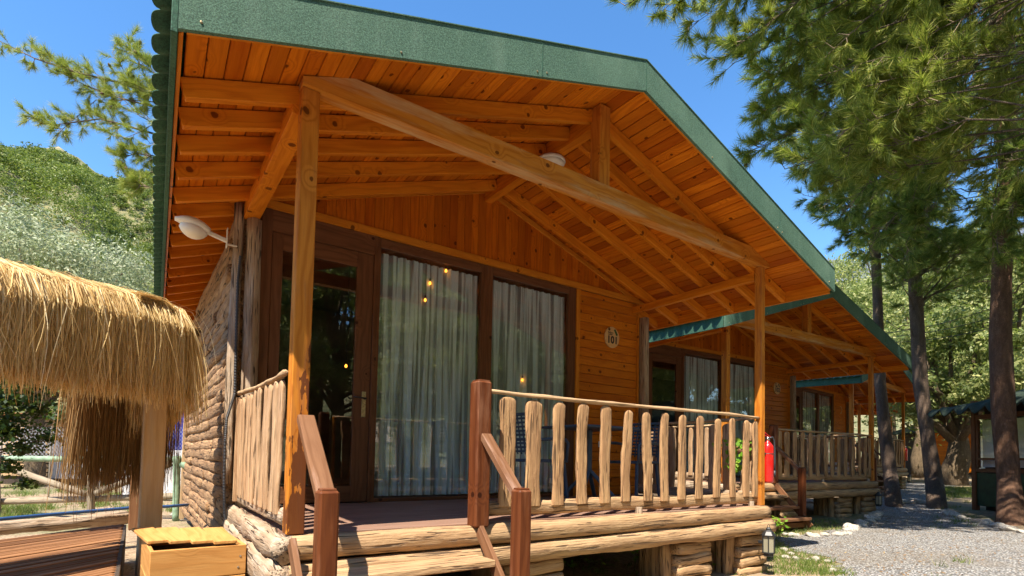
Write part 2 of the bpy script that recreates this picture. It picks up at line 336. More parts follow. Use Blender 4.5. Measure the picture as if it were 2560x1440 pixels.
M['straw'] = leafmat('straw', (.95, .74, .38), (.50, .33, .12), (.96, .86, .58), .25, .55, tc=(.8, .55, .22, 1))
M['strawshade'] = leafmat('shaded straw', (.42, .26, .11), (.26, .15, .06), (.50, .36, .18), .12, .6, tc=(.5, .3, .12, 1))  # darker straw copy, the shadow on the far side put into its colour
def bark(name, a, b, sc=1):
    n = mat(name); w = n.attr(); v = n.node('TexVoronoi', feature='DISTANCE_TO_EDGE'); n.put(v, 'Vector', n.vmath('MULTIPLY', n.vmath('ADD', w, n.node('CombineXYZ').outputs[0]), (9*sc, 26*sc, 26*sc)))
    nn = n.noise(n.vmath('MULTIPLY', w, (5, 14, 14)), 1, 5, .65); e = n.ss(v.outputs['Distance'], .02, .2)
    col = n.mix(n.ss(nn, .35, .65), c4(a), c4(b)); col = n.mix(n.math('MULTIPLY', n.math('SUBTRACT', 1., e), .75), col, c4(scale(a, .25))); n.set(col=col, rough=.95)
    n.bump(n.math('ADD', e, n.math('MULTIPLY', nn, .8)), .9, .03); return n.m
M['bark'] = bark('pine bark', (.28, .19, .14), (.40, .28, .20)); M['barkred'] = bark('reddish pine bark', (.26, .13, .075), (.42, .23, .14))
M['twig'] = bark('twig bark', (.23, .17, .12), (.32, .24, .17)); M['olivebark'] = bark('olive bark', (.28, .20, .12), (.42, .31, .19), .7)
M['cone'] = plain('pine cone', (.10, .055, .03), .8, nscale=60)
def stone(name, a, b):
    n = mat(name); p = n.obj(); nn = n.noise(p, 6, 5, .65); n.set(col=n.mix(n.ss(nn, .35, .65), c4(a), c4(b)), rough=.85); n.bump(nn, .6, .03); return n.m
M['stone'] = stone('pale border stone', (.60, .56, .50), (.30, .26, .21)); M['stone2'] = stone('brown stone', (.38, .28, .2), (.5, .42, .33))
def ground():
    n = mat('ground soil'); p = n.pos(); big = n.noise(p, .55, 5, .6); fine = n.noise(p, 14, 6, .7); peb = n.node('TexVoronoi'); n.put(peb, 'Vector', p); n.put(peb, 'Scale', 28)
    col = n.mix(n.ss(fine, .35, .65), (.24, .165, .10, 1), (.40, .30, .20, 1)); col = n.mix(n.ss(big, .48, .62, 0, .6), col, (.12, .15, .05, 1))
    lit = n.noise(p, 45, 3, .7); col = n.mix(n.ss(lit, .58, .68, 0, .7), col, (.50, .38, .22, 1)); n.set(col=col, rough=.95)
    n.bump(n.math('ADD', fine, n.math('MULTIPLY', peb.outputs['Distance'], -.8)), .8, .03); return n.m
def gravel():
    n = mat('grey gravel'); p = n.pos(); v = n.node('TexVoronoi'); n.put(v, 'Vector', p); n.put(v, 'Scale', 42); n.put(v, 'Randomness', 1); sc = n.node('SeparateColor'); n.put(sc, 0, v.outputs['Color'])
    v2 = n.node('TexVoronoi'); n.put(v2, 'Vector', p); n.put(v2, 'Scale', 19)
    big = n.noise(p, .9, 4, .6); col = n.mix(sc.outputs[0], (.30, .30, .31, 1), (.80, .78, .75, 1)); col = n.mix(n.ss(sc.outputs[1], .85, .95), col, (.48, .38, .28, 1))
    col = n.mix(n.ss(v.outputs['Distance'], .25, .6, 0, .75), col, (.08, .075, .07, 1)); col = n.mix(n.ss(big, .5, .7, 0, .35), col, (.26, .21, .15, 1)); n.set(col=col, rough=.9)
    n.bump(n.math('SUBTRACT', n.math('MULTIPLY', sc.outputs[2], .6), n.math('ADD', v.outputs['Distance'], v2.outputs['Distance'])), 1., .035); return n.m
M['ground'] = ground(); M['gravel'] = gravel()
def hillmat():
    n = mat('hillside'); p = n.pos(); a = n.noise(p, .045, 6, .65); f = n.noise(p, .5, 6, .7)
    col = n.mix(n.ss(f, .4, .6), (.10, .12, .045, 1), (.24, .21, .10, 1)); col = n.mix(n.ss(a, .58, .64, 0, .8), col, (.52, .40, .30, 1)); n.set(col=col, rough=1); n.bump(f, .8, .6); return n.m
M['hill'] = hillmat()
M['mount'] = plain('grey mountain rock', (.10, .12, .16), .95, nscale=.05, namt=.25)
# ------------------------------------------------------------------ first cabin (local frame: x along the porch front, y into the cabin, z up, deck top = 0)
W, D, HB, HD = 4.836, 1.896, 2.633, 2.646
RX, SL, TILT = 2.447, .335, .02
def zs(x): return 3.50-SL*abs(x-RX)
def zf(x): return 3.371-.324*abs(x-RX)
def tilt(mb):
    mb.v = [(x+.022*(y+.4)*min(1, max(0, (RX-x)/3.08)), y, z+TILT*(y if y > 0 else 0)) for x, y, z in mb.v]; return mb
def make_cabin(name, label):
    t = thing(name, label, 'cabin', group='log cabins in a row')
    P = lambda mb, n, m, par=t, **k: mb.build(n, m, par, **k)
    # --- roof
    b = MB()
    for sd in (-1, 1):
        L = 3.05/math.cos(math.atan(SL)); nb = 32; wd = L/nb; ang = math.atan(SL)
        for i in range(nb):
            s_ = (i+.5)*wd; x = RX+sd*s_*math.cos(ang); z = zs(x)+.011
            ax = Vector((sd*math.cos(ang), 0, -math.sin(ang))); R = Matrix((Vector((0, 1, 0)), ax*1, Vector((0, 1, 0)).cross(ax))).transposed()
            cuts = [-.40]+sorted(random.uniform(.5, 7.4) for _ in range(3))+[7.9]
            for y0, y1 in zip(cuts, cuts[1:]):
                if y1-y0 > .05: b.box((x, (y0+y1)/2, z), (y1-y0-.003, wd-.0055, .018), R=R, along=0, ch=.004)
    P(tilt(b), 'soffit_boards', M['soffit'])
    # corrugated covering, a thin shell
    ny = 46*12; ys = np.linspace(-.425, 7.98, ny)
    for sd in (-1, 1):
        xs = np.array([0, 1.0, 2.0, 2.9, 3.09, 3.165])*sd+RX
        V = []
        for k, off in ((0, .0), (1, -.006)):
            for x in xs:
                zz = zf(x)+.245+off+.018*np.cos(ys*2*np.pi/.178)-.004
                V.append(np.stack([np.full(ny, x)+.022*(ys+.4)*max(0, min(1, (RX-x)/3.08)), ys, zz+TILT*np.maximum(ys, 0)], 1))
        V = np.concatenate(V); n = len(xs)
        for c_ in (n-1, 2*n-1): V[c_*ny:(c_+1)*ny, 0] += sd*(.05*np.abs(np.sin(np.pi*(ys+.425)/.178))**.7-.02); V[c_*ny:(c_+1)*ny, 2] -= .03*np.abs(np.sin(np.pi*(ys+.425)/.178)); i, j = np.meshgrid(np.arange(n-1), np.arange(ny-1), indexing='ij'); a = (i*ny+j).ravel()
        q = np.stack([a, a+ny, a+ny+1, a+1], 1); q2 = q[:, ::-1]+n*ny; e = (n-1)*ny+np.arange(ny-1); q3 = np.stack([e, e+n*ny, e+n*ny+1, e+1], 1)
        npmesh('roof_covering', V, np.concatenate([q, q2, q3]), M['corr'], t, smooth=True)
    b = MB(); y0, y1 = -.452, -.428
    for sd in (-1, 1):
        xe = RX+sd*3.085; xm = RX
        pts = [(xm, y0, zf(xm)), (xe, y0, zf(xe)), (xe, y0, zf(xe)+.247), (xm, y0, zf(xm)+.247)]
        b.prism(pts, (0, y1-y0, 0))
        pts = [(xm, y1-.03, zf(xm)+.2475), (xe, y1-.03, zf(xe)+.2475), (xe, y1-.03, zf(xe)+.2535), (xm, y1-.03, zf(xm)+.2535)]
        b.prism(pts, (0, .16, 0))
    fa = P(b, 'fascia', M['fascia'])
    for xx in (RX, 1.42, RX+1.95): b = MB(); b.bb(xx-.003, xx+.003, -.4545, -.4525, zf(xx)+.004, zf(xx)+.242, ch=.0004); P(b, 'fascia_joint', M['corr'], fa)
    for xx, dz in ((-.55, .03), (.42, .02), (1.38, .02), (1.46, .02), (3.3, .02), (4.36, .02), (4.44, .02), (5.4, .03)): b = MB(); b.lathe((xx, -.453, zf(xx)+dz+.012), [(.007, 0), (.006, .003), (.002, .004)], 8, axis=(0, -1, 0)); P(b, 'screw', M['brass'], fa)
    b = MB()
    for sd in (-1, 1):
        xe = RX+sd*3.05; b.prism([(RX, -.427, zf(RX)+.004), (xe, -.427, zf(xe)+.004), (xe, -.427, zs(xe)+.002), (RX, -.427, zs(RX)+.002)], (0, .02, 0))
    P(b, 'fascia_backing', M['trim'])
    for x0, x1 in ((-.665, -.637), (5.531, 5.56)): b = MB(); b.bb(x0, x1, -.426, 7.95, 2.366, 2.575, along=1); P(tilt(b), 'eave_board', M['corr'])
    b = MB(); b.bb(5.49, 5.529, -.40, 7.9, 2.36, 2.50, along=1); P(tilt(b), 'eave_lining', M['rafter'])
    b = MB(); b.bb(-.635, -.615, -.40, 7.9, 2.40, 2.48, along=1); P(tilt(b), 'eave_lining', M['rafter'])
    hx = math.cos(math.atan(SL))
    for k, y in enumerate((.11, .43, .78, 1.19, 1.66, 2.03, 2.40, 2.83, 3.24, 3.64, 4.05, 4.5, 4.95, 5.4, 5.85, 6.3, 6.75, 7.2, 7.65)):
        for sd in (-1, 1):
            b = MB(); xa = RX+sd*.05; xb = RX+sd*3.05
            if y > 1.9: xa = -.02 if sd < 0 else 5.0
            b.beam((xa, y, zs(xa)-.056/hx), (xb, y, zs(xb)-.056/hx), .052, .108, up=(0, 0, 1)); P(tilt(b), 'rafter', M['rafter'])
    b = MB(); b.bb(RX-.05, RX+.05, .12, D, 3.33, 3.485, along=1); P(tilt(b), 'ridge_beam', M['rafter'])
    b = MB(); b.bb(RX-.075, RX+.045, -.015, .105, HB+.154, zs(RX)-.02); P(b, 'king_post', M['postwood'])
    b = MB(); b.prism([(-.005, -.025, HB), (W+.12, -.025, HB), (W+.12, -.025, HB+.06), (W-.17, -.025, HB+.155), (.30, -.025, HB+.155), (-.005, -.025, zs(0)-.006)], (0, .105, 0)); P(b, 'tie_beam', M['tie'])
    b = MB(); b.bb(-.035, .085, .085, D+.05, 2.50, 2.625, along=1); P(b, 'side_beam', M['rafter'])
    b = MB(); b.bb(W-.0, W+.07, .09, D+.02, 2.50, 2.585, along=1); P(b, 'side_beam', M['rafter'])
    # --- posts
    b = MB(); b.bb(0, .1, 0, .1, .0, HB-.002, ch=.005); P(b, 'porch_post', M['postL'])
    b = MB(); b.bb(W, W+.075, 0, .08, 0, HB-.002, ch=.004); P(b, 'porch_post', M['postwood'])
    b = MB(); b.log((.05, D-.03, 0), (.05, D-.03, 2.495), .062, .05, n=16, nz=.12, nf=1.2, sq=.6); P(b, 'corner_post', M['oldlog'], smooth=True)
    b = MB(); b.log((-.075, D-.0, .2), (-.075, D-.0, 2.62), .04, .035, n=16, nz=.2, nf=2, sq=.7); P(b, 'corner_cover_log', M['oldlog'], smooth=True)
    b = MB(); b.log((5.02, D-.05, 0), (5.02, D-.05, 2.45), .07, .05, n=16, nz=.12, nf=1.2, sq=.7); P(b, 'corner_post', M['oldlog'], smooth=True)
    # --- facade
    b = MB(); x = .0
    while x < 5.08:
        x1 = min(x+random.choice((.085, .092, .098)), 5.08); zz = lambda q: zs(q)+TILT*D-.004
        top = [(x1-.002, D, zz(x1)), (x+.002, D, zz(x))]
        if x < RX < x1: top.insert(1, (RX, D, zz(RX)))
        b.prism([(x+.002, D, HD+.05), (x1-.002, D, HD+.05)]+top, (0, .02, 0), along=2); x = x1
    P(b, 'gable_boards', M['gable'])
    b = MB(); b.bb(.0, 5.08, D-.022, D+.01, HD, HD+.075, along=0)
    for sd in (-1, 1):
        xa, xb = RX+sd*.05, RX+sd*2.6; b.beam((xa, D-.008, zs(xa)+TILT*D-.035), (xb, D-.008, zs(xb)+TILT*D-.035), .024, .06)
    b.bb(3.80, 3.86, D-.02, D+.02, 0, HD-.003); b.bb(4.93, 4.96, D-.02, D+.02, 0, HD-.003)
    P(b, 'wall_trim', M['trim'])
    b = MB(); z = 0
    while z < HD-.02:
        z1 = min(z+.112, HD-.003); b.bb(3.862, 4.93, D, D+.025, z+.001, z1-.003, along=0, ch=.007); z = z1
    P(b, 'facade_boards', M['hboard'])
    b = MB(); b.bb(.112, .20, D-.01, D+.06, 0, HD-.002); b.bb(1.142, 1.186, D-.012, D+.06, 0, HD-.002); b.bb(.20, 1.142, D-.008, D+.06, 2.45, HD-.002, along=0)
    P(b, 'door_frame', M['frame'])
    dr = MB(); dr.bb(.203, .297, D+.004, D+.05, .01, 2.447); dr.bb(.978, 1.139, D+.004, D+.05, .01, 2.447); dr.bb(.297, .978, D+.004, D+.05, 2.30, 2.447, along=0); dr.bb(.297, .978, D+.004, D+.05, .01, .16, along=0)
    dr = P(dr, 'door', M['frame'])
    b = MB(); b.bb(.297, .978, D+.024, D+.030, .16, 2.30, ch=.0005); P(b, 'pane', M['glass'], dr)
    b = MB(); b.bb(1.06, 1.10, D-.004, D+.003, .83, 1.08, ch=.002); P(b, 'handle_plate', M['brass'], dr)
    b = MB(); b.tube([(1.085, D-.006, 1.01), (1.085, D-.05, 1.01), (1.06, D-.06, 1.012), (.96, D-.058, 1.018)], [.011, .010, .009, .007]); P(b, 'handle', M['black'], dr, smooth=True)
    for (xa, xb) in ((1.19, 2.41), (2.52, 3.70)):
        b = MB(); xo0 = xa-.004 if xa < 2 else xa-.055; xo1 = xb+(.055 if xa < 2 else .1)
        b.bb(xo0, xa+.022, D-.002, D+.06, 0, HD-.004); b.bb(xb-.022, xo1-.001, D-.002, D+.06, 0, HD-.004)
        b.bb(xa+.022, xb-.022, D, D+.06, 2.55, HD-.004, along=0); b.bb(xa+.022, xb-.022, D, D+.06, 0, .035, along=0)
        w_ = P(b, 'window', M['frame'])
        b = MB(); b.bb(xa+.022, xb-.022, D+.024, D+.030, .035, 2.55, ch=.0005); P(b, 'pane', M['glass'], w_)
        # curtain with pleats
        nx = 220; xs = np.linspace(xa+.01, xb-.01, nx); zc = np.linspace(.05, 2.53, 14); ph = random.uniform(0, 9)
        V = np.array([(x+.006*math.sin(z*3+x*9), D+.105+(.022*math.sin(x*62+ph+2.5*math.sin(x*7+ph))+.014*math.sin(x*131+z*.6))*(.6+.4*(1-z/2.5)), z) for z in zc for x in xs])
        i, j = np.meshgrid(np.arange(13), np.arange(nx-1), indexing='ij'); a = (i*nx+j).ravel()
        cu = npmesh('curtain', V, np.stack([a, a+1, a+nx+1, a+nx], 1), M['curtain'], w_, smooth=True)
        at_ = cu.data.attributes.new('wc', 'FLOAT_VECTOR', 'POINT'); at_.data.foreach_set('vector', (V[:, [2, 0, 1]]*np.array([.6, 1, 1])).astype(np.float32).ravel())
    # --- room and cabin body
    b = MB(); b.bb(.12, 4.94, D+.07, 7.2, -.10, -.012, mi=1); b.bb(.12, 4.94, D+.07, 7.2, 2.66, 2.70); b.bb(.12, .15, D+.07, 7.2, -.01, 2.659); b.bb(4.90, 4.94, D+.07, 7.2, -.01, 2.659); b.bb(.151, 4.899, 5.2, 5.25, -.01, 2.659)
    P(b, 'room_lining', [M['room'], M['roomfloor']])
    b = MB(); yb = 7.25
    for k in range(27):
        z = -.50+k*.116; y = D+.02
        while y < yb-.05:
            y1 = min(y+random.choice((.22, .8, 1.5, 2.2)) if y < D+.3 else y+random.choice((1.6, 2.4, 3.2)), yb)
            rr = random.uniform(.052, .068)
            b.log((-.015+random.uniform(-.012, .012), y+.004, z+random.uniform(-.006, .006)), (-.015+random.uniform(-.012, .012), y1-.004, z+random.uniform(-.008, .008)), random.uniform(.045, .065), rr+.004, n=max(5, int((y1-y)/.09)), seg=14, nz=.22, nf=1.7, bow=.012, up=(0, 0, 1), sq=.7); y = y1
    P(b, 'log_wall', M['walllog'], smooth=True)
    b = MB(); b.bb(.0, .11, D+.08, yb, -.55, 2.62, along=1); b.bb(4.96, 5.07, D+.08, yb, -.45, 2.62, along=1); b.bb(.11, 4.96, yb-.1, yb, -.45, 2.62, along=0)
    b.prism([(.0, yb-.08, 2.62), (5.07, yb-.08, 2.62), (5.07, yb-.08, zs(5.07)), (RX, yb-.08, zs(RX)), (0, yb-.08, zs(0))], (0, .06, 0)); P(b, 'rear_wall', M['hboard'])
    b = MB(); b.bb(-.10, -.03, yb+.0, yb+.05, -.66, 2.63); P(b, 'corner_board', M['newpost'])
    # --- deck
    b = MB(); y = .035
    while y < D-.02:
        y1 = min(y+.118, D-.012); b.bb(.02, W+.05, y+.002, y1-.003, -.028, -random.uniform(0, .002), along=0, ch=.003); y = y1
    P(b, 'deck_boards', M['deck'])
    b = MB(); b.log((.015, -.0, -.078), (W+.10, -.0, -.075), .068, .072, n=60, seg=14, nz=.16, nf=2.2, sq=.75); P(b, 'deck_log', M['log'], smooth=True)
    b = MB(); b.log((.0, -.015, -.23), (W+.13, -.015, -.228), .080, .076, n=60, seg=14, nz=.18, nf=2, sq=.8); P(b, 'deck_log', M['log'], smooth=True)
    b = MB(); b.log((-.03, -.055, -.075), (-.02, D+.1, -.07), .055, .074, n=26, seg=12, nz=.35, nf=4, sq=.7); P(b, 'deck_log', M['oldlog'], smooth=True)
    b = MB(); b.log((-.045, -.085, -.27), (-.04, D+.1, -.215), .065, .115, n=26, seg=12, nz=.45, nf=3, sq=.7); P(b, 'deck_log', M['oldlog'], smooth=True)
    b = MB(); b.log((W+.06, .05, -.15), (W+.06, D+.1, -.15), .06, .13, n=20, nz=.3, sq=.7); P(b, 'deck_log', M['oldlog'], smooth=True)
    b = MB(); b.bb(.05, W, .6, .7, -.16, -.03, along=0); b.bb(.05, W, 1.3, 1.4, -.16, -.03, along=0); b.bb(.05, 5.0, 2.6, 2.66, -.75, -.11, along=0); P(b, 'joists_and_dark_board', M['dark'])  # last board is added, a dark sheet for the shade under the cabin
    for k, (xa, xb) in enumerate(((1.50, 2.03), (3.44, 3.93), (4.44, 4.92))):
        b = MB(); z = -.365
        for i in range(5): b.log((xa+random.uniform(-.01, .01), .03, z), (xb+random.uniform(-.01, .01), .03, z), .055, .054, n=8, nz=.25, nf=4, sq=.6); z -= .108
        for i in range(4): b.log((xa-.02+.03*i, .12+.11*i, -.86), (xa-.02+.02*i, .12+.11*i, -.30), .06, .045, n=8, nz=.2, sq=.6)
        P(b, 'pier', M['log'], smooth=True)
    b = MB(); b.log((.02, .55, -.8), (.02, .55, -.3), .07, n=8); b.log((.0, 1.3, -.8), (.0, 1.3, -.3), .07, n=8); P(b, 'pier', M['oldlog'], smooth=True)
    # --- railings
    def railing(p0, p1, n, wd, m, big=1.):
        p0, p1 = Vector(p0), Vector(p1); d = (p1-p0).normalized(); nrm = Vector((0, 0, 1)).cross(d)
        b = MB(); b.log(p0+Vector((0, 0, .955)), p1+Vector((0, 0, .945)), .022*big, .017*big, n=34, seg=8, nz=.5, nf=3, bow=.012); r = P(b, 'railing', M['rail'], smooth=True)
        b = MB(); b.log(p0+Vector((0, 0, .085))-nrm*-.03, p1+Vector((0, 0, .09))-nrm*-.03, .03, .055, n=30, seg=12, nz=.3, nf=3.2, sq=.7); P(b, 'bottom_rail', M['oldlog'] if m == 'picketgrey' else M['log'], r, smooth=True)
        L = (p1-p0).length; xs = n if isinstance(n, (list, tuple)) else [L*(i+.5)/n+random.uniform(-.02, .02) for i in range(n)]
        for i, s_ in enumerate(xs):
            q = p0+d*s_; b = MB(); wv = wd*random.uniform(.8, 1.12)
            if isinstance(n, list): wv = [.138, .142, .112, .110, .112, .102, .105, .10, .10, .10, .098, .09, .09, .09][i]
            b.log(q+Vector((random.uniform(-.004, .004), -.0, .10)), q+d*random.uniform(-.008, .008)+Vector((0, 0, random.uniform(.905, .925))), wv/2, .015, n=22, seg=14, nz=.24, nf=4.5, up=nrm, rnd=.04, sq=.5, bow=.008)
            P(b, 'picket', M[m], r, smooth=True)
        return r
    railing((1.34, .035, 0), (W-.0, .035, 0), [x-1.34 for x in (1.525, 1.768, 2.024, 2.272, 2.534, 2.789, 3.055, 3.289, 3.548, 3.805, 4.096, 4.357, 4.61, 4.775)], .1, 'picket')
    railing((-.01, D-.06, 0), (-.01, .12, 0), 10, .098, 'picketgrey')
    railing((W+.03, .1, 0), (W+.03, D-.12, 0), 8, .11, 'picketgrey')
    b = MB(); b.bb(1.338, 1.372, .03, .075, 0, .94); P(b, 'railing_batten', M['trim']); b = MB(); b.bb(-.04, -.0, D-.09, D-.05, .05, .93); P(b, 'railing_batten', M['picketgrey'])
    for xx in (2.95, 4.7): b = MB(); b.tube([(xx, .03, -.02), (xx, .03, .05)], .03); P(b, 'railing_block', M['oldlog'])
    # --- stairs
    b = MB(); b.bb(.03, 1.22, -.60, -.09, -.70, -.62); st = P(b, 'staircase', M['stainworn'])
    for xx in (.015, 1.235): b = MB(); b.beam((xx, -.08, -.03), (xx, -.70, -.68), .032, .085); P(b, 'stringer', M['stainworn'], st)
    for k in range(3):
        b = MB(); b.bb(.03, 1.22, -.32-.2*k, -.075-.2*k, -.245-.165*k, -.20-.165*k, along=0, ch=.006); P(b, 'tread', M['log' if k == 0 else 'stainworn'], st)
    for (x, y, z0, z1, s_) in ((.072, -.53, -.8, .285, .1), (1.262, -.53, -.8, .268, .1), (1.25, -.035, -.02, .995, .118)):
        b = MB(); b.bb(x-s_/2, x+s_/2, y-s_/2, y+s_/2, z0, z1, ch=.012); b.bb(x-s_/2+.013, x+s_/2-.013, y-s_/2+.013, y+s_/2-.013, z1-.004, z1+.01, ch=.009); P(b, 'newel_post', M['stain'], st)
    b = MB(); b.beam((.082, -.003, .675), (.075, -.50, .243), .095, .05, ch=.006); P(b, 'handrail', M['stainworn'], st)
    b = MB(); b.beam((1.262, -.085, .615), (1.265, -.50, .225), .08, .05, ch=.006); P(b, 'handrail', M['stainworn'], st)
    return t
cab1 = make_cabin('cabin', 'nearest log cabin with steps and open gabled porch, room sign 101 by its windows')
cab2 = copy_tree(cab1); cab2.location = (7.095, 1.94, .122); cab2.rotation_euler.z = -.047; cab2['label'] = 'second log cabin in the row, shaded porch with room sign 102'
cab3 = copy_tree(cab1); cab3.location = (16.4, 4.0, .375); cab3.rotation_euler.z = .08; cab3['label'] = 'third log cabin beyond the leaning tree trunks, with a small moon disc on its wall'
cab4 = copy_tree(cab1); cab4.location = (24.6, 7.2, .62); cab4.rotation_euler.z = .12; cab4['label'] = 'farthest log cabin in the row, mostly hidden behind the leaning pine trunk'
def cabloc(c, p): return Matrix.Translation(c.location) @ Matrix.Rotation(c.rotation_euler.z, 4, 'Z') @ Vector(p)
# ------------------------------------------------------------------ ground, path, hills
def ss_(a, b, x): t = np.clip((x-a)/(b-a), 0, 1); return t*t*(3-2*t)
def fbm(x, y, sc, n=4, seed=0):
    r = 0; a = 1
    for k in range(n):
        r = r+a*(np.sin(x*sc+1.7*np.sin(y*sc*.8+k+seed)+seed)*np.cos(y*sc*1.1+1.3*np.sin(x*sc*.7+2*k)+seed*2)); sc *= 2.1; a *= .5
    return r
def gz(x, y):
    x = np.asarray(x, float); y = np.asarray(y, float)
    return -.70+.021*np.clip(x-4.85, 0, 60)+.012*np.clip(y-9, 0, 60)+.012*fbm(x, y, .9, 3)
def gzs(x, y): return float(gz(x, y))
def hillh(x, y):
    dx, dy = x-CAMP.x, y-CAMP.y; r = np.hypot(dx, dy); az = np.degrees(np.arctan2(dx, dy))
    A = 1-.30*ss_(-6, 3, az)-.4*ss_(8, 25, az)+.03*np.sin(az*.7)
    t1 = (.375+.02*np.sin(az*1.1))*A*ss_(38, 170, r); t2 = (.400+.012*np.sin(az*.9+1))*ss_(170, 330, r)*(1-.5*ss_(20, 45, az))
    back = ss_(-75, -45, az)*(1-ss_(100, 130, az))
    return r*np.maximum(t1, t2)*back*(1+.03*fbm(x, y, .03, 4))
def sheet(name, xs, ys, zf_, m, drop=0):
    X, Y = np.meshgrid(xs, ys, indexing='ij'); Z = zf_(X, Y); n = len(ys); i, j = np.meshgrid(np.arange(len(xs)-1), np.arange(n-1), indexing='ij'); a = (i*n+j).ravel()
    return npmesh(name, np.stack([X, Y, Z], -1).reshape(-1, 3), np.stack([a, a+n, a+n+1, a+1], 1), m, smooth=True, kind='structure')
far = np.unique(np.concatenate([np.linspace(-400, -30, 12), np.linspace(-30, 50, 161), np.linspace(50, 500, 14)]))
sheet('ground', far, far, lambda x, y: gz(x, y), M['ground'])
azs = np.radians(np.linspace(-75, 130, 165)); rr = np.concatenate([np.linspace(26, 140, 58), np.linspace(146, 520, 80)])
Rg, Ag = np.meshgrid(rr, azs, indexing='ij'); X, Y = CAMP.x+Rg*np.sin(Ag), CAMP.y+Rg*np.cos(Ag); Z = gz(X, Y)-.1+hillh(X, Y)
n = len(azs); i, j = np.meshgrid(np.arange(len(rr)-1), np.arange(n-1), indexing='ij'); a = (i*n+j).ravel()
npmesh('hillside', np.stack([X, Y, Z], -1).reshape(-1, 3), np.stack([a, a+1, a+n+1, a+n], 1), M['hill'], smooth=True, kind='structure')
azs = np.radians(np.linspace(25, 110, 90)); rr = np.linspace(330, 620, 40); Rg, Ag = np.meshgrid(rr, azs, indexing='ij'); X, Y = CAMP.x+Rg*np.sin(Ag), CAMP.y+Rg*np.cos(Ag)
Z = Rg*(.34+.02*np.sin(Ag*9))*ss_(330, 560, Rg)*(1+.05*fbm(X, Y, .02, 5)); n = len(azs); i, j = np.meshgrid(np.arange(len(rr)-1), np.arange(n-1), indexing='ij'); a = (i*n+j).ravel()
npmesh('mountain', np.stack([X, Y, Z], -1).reshape(-1, 3), np.stack([a, a+1, a+n+1, a+n], 1), M['mount'], smooth=True, kind='structure')
azs = np.radians(np.linspace(125, 290, 90)); rb_ = np.linspace(34, 160, 40); Rb, Ab = np.meshgrid(rb_, azs, indexing='ij'); X, Y = CAMP.x+Rb*np.sin(Ab), CAMP.y+Rb*np.cos(Ab)
Z = gz(X, Y)-.1+Rb*.24*ss_(34, 120, Rb)*ss_(125, 145, np.degrees(Ab))*(1-ss_(270, 290, np.degrees(Ab)))*(1+.1*fbm(X, Y, .05, 4)); n = len(azs); i, j = np.meshgrid(np.arange(len(rb_)-1), np.arange(n-1), indexing='ij'); a = (i*n+j).ravel()
npmesh('hillside', np.stack([X, Y, Z], -1).reshape(-1, 3), np.stack([a, a+1, a+n+1, a+n], 1), M['hill'], smooth=True, kind='structure')  # unseen hill added behind the viewpoint for the window glass to reflect
def gpt(px, py):   # ground point under a pixel
    z = -.6
    for _ in range(8): p = onplane(px, py, 2, z); z = gzs(p.x, p.y)
    return p
pl = [gpt(*q) for q in ((2120, 1440), (2080, 1400), (1960, 1372), (1950, 1346), (2060, 1334), (2140, 1320), (2195, 1288), (2190, 1262))]
pr_ = [gpt(*q) for q in ((2330, 1236), (2372, 1282), (2440, 1302), (2560, 1334))]
poly = [(-6, -2.6), (2.5, -2.3), (4.6, -1.55)]+[(p.x, p.y) for p in pl]+[(19, 4.2), (26, 6.2)]+[(27, 4.2)]+[(p.x, p.y) for p in pr_]+[(9, -4.5), (5, -7.5), (-6, -8)]
def inpoly(x, y, P):
    c = np.zeros(x.shape, bool)
    for k in range(len(P)):
        (x1, y1), (x2, y2) = P[k-1], P[k]; t = ((y1 > y) != (y2 > y)) & (x < (x2-x1)*(y-y1)/((y2-y1) or 1e-9)+x1); c ^= t
    return c
gx = np.arange(-6, 27, .12); gy = np.arange(-8, 7, .12); X, Y = np.meshgrid(gx, gy, indexing='ij')
jx = X+.05*np.sin(Y*9)+.04*np.sin(X*13+Y*7); inside = inpoly(jx, Y+.05*np.sin(X*8), poly); Z = gz(X, Y)+.006; n = len(gy)
i, j = np.nonzero(inside[:-1, :-1]); a = i*n+j; npmesh('gravel_path', np.stack([X, Y, Z], -1).reshape(-1, 3), np.stack([a, a+n, a+n+1, a+1], 1), M['gravel'], smooth=True, kind='structure')
# ------------------------------------------------------------------ foliage
def unit(v): return v/np.maximum(np.linalg.norm(v, axis=-1, keepdims=True), 1e-9)
def rnd_unit(n): return unit(RNG.normal(size=(n, 3)))
def leaves(P, Nn, size, asp=.4, jit=.7):   # one kite-shaped quad per point, roughly facing Nn
    n = len(P); Nn = unit(Nn+RNG.normal(size=(n, 3))*jit); a = unit(np.cross(Nn, rnd_unit(n))); b = np.cross(Nn, a)
    s_ = (size*RNG.uniform(.6, 1.3, n))[:, None]; V = np.stack([P-a*s_*.5, P+b*s_*asp*.5, P+a*s_*.5, P-b*s_*asp*.5], 1).reshape(-1, 3)
    return V, np.arange(n*4).reshape(-1, 4)
def crown(blobs, n, size, asp=.4, shell=.45, flat=1.):   # blobs: (x,y,z,r)
    B = np.array(blobs, float); w = B[:, 3]**2; k = RNG.choice(len(B), n, p=w/w.sum()); d = rnd_unit(n)
    d[:, 2] = np.where(RNG.random(n) < .25, d[:, 2], np.abs(d[:, 2])*1.0); d = unit(d)
    lump = 1+.22*np.sin(d[:, 0]*5+k)*np.cos(d[:, 1]*6+k*2)+.12*np.sin(d[:, 2]*11+k*3)
    r = B[k, 3]*(1-shell*RNG.random(n)**1.6)*lump; P = B[k, :3]+d*np.stack([r, r, r*flat], 1); return leaves(P, d, size, asp)
def joinVF(parts):
    V, Fs, o = [], [], 0
    for v, f in parts: V.append(v); Fs.append(f+o); o += len(v)
    return np.concatenate(V), np.concatenate(Fs)
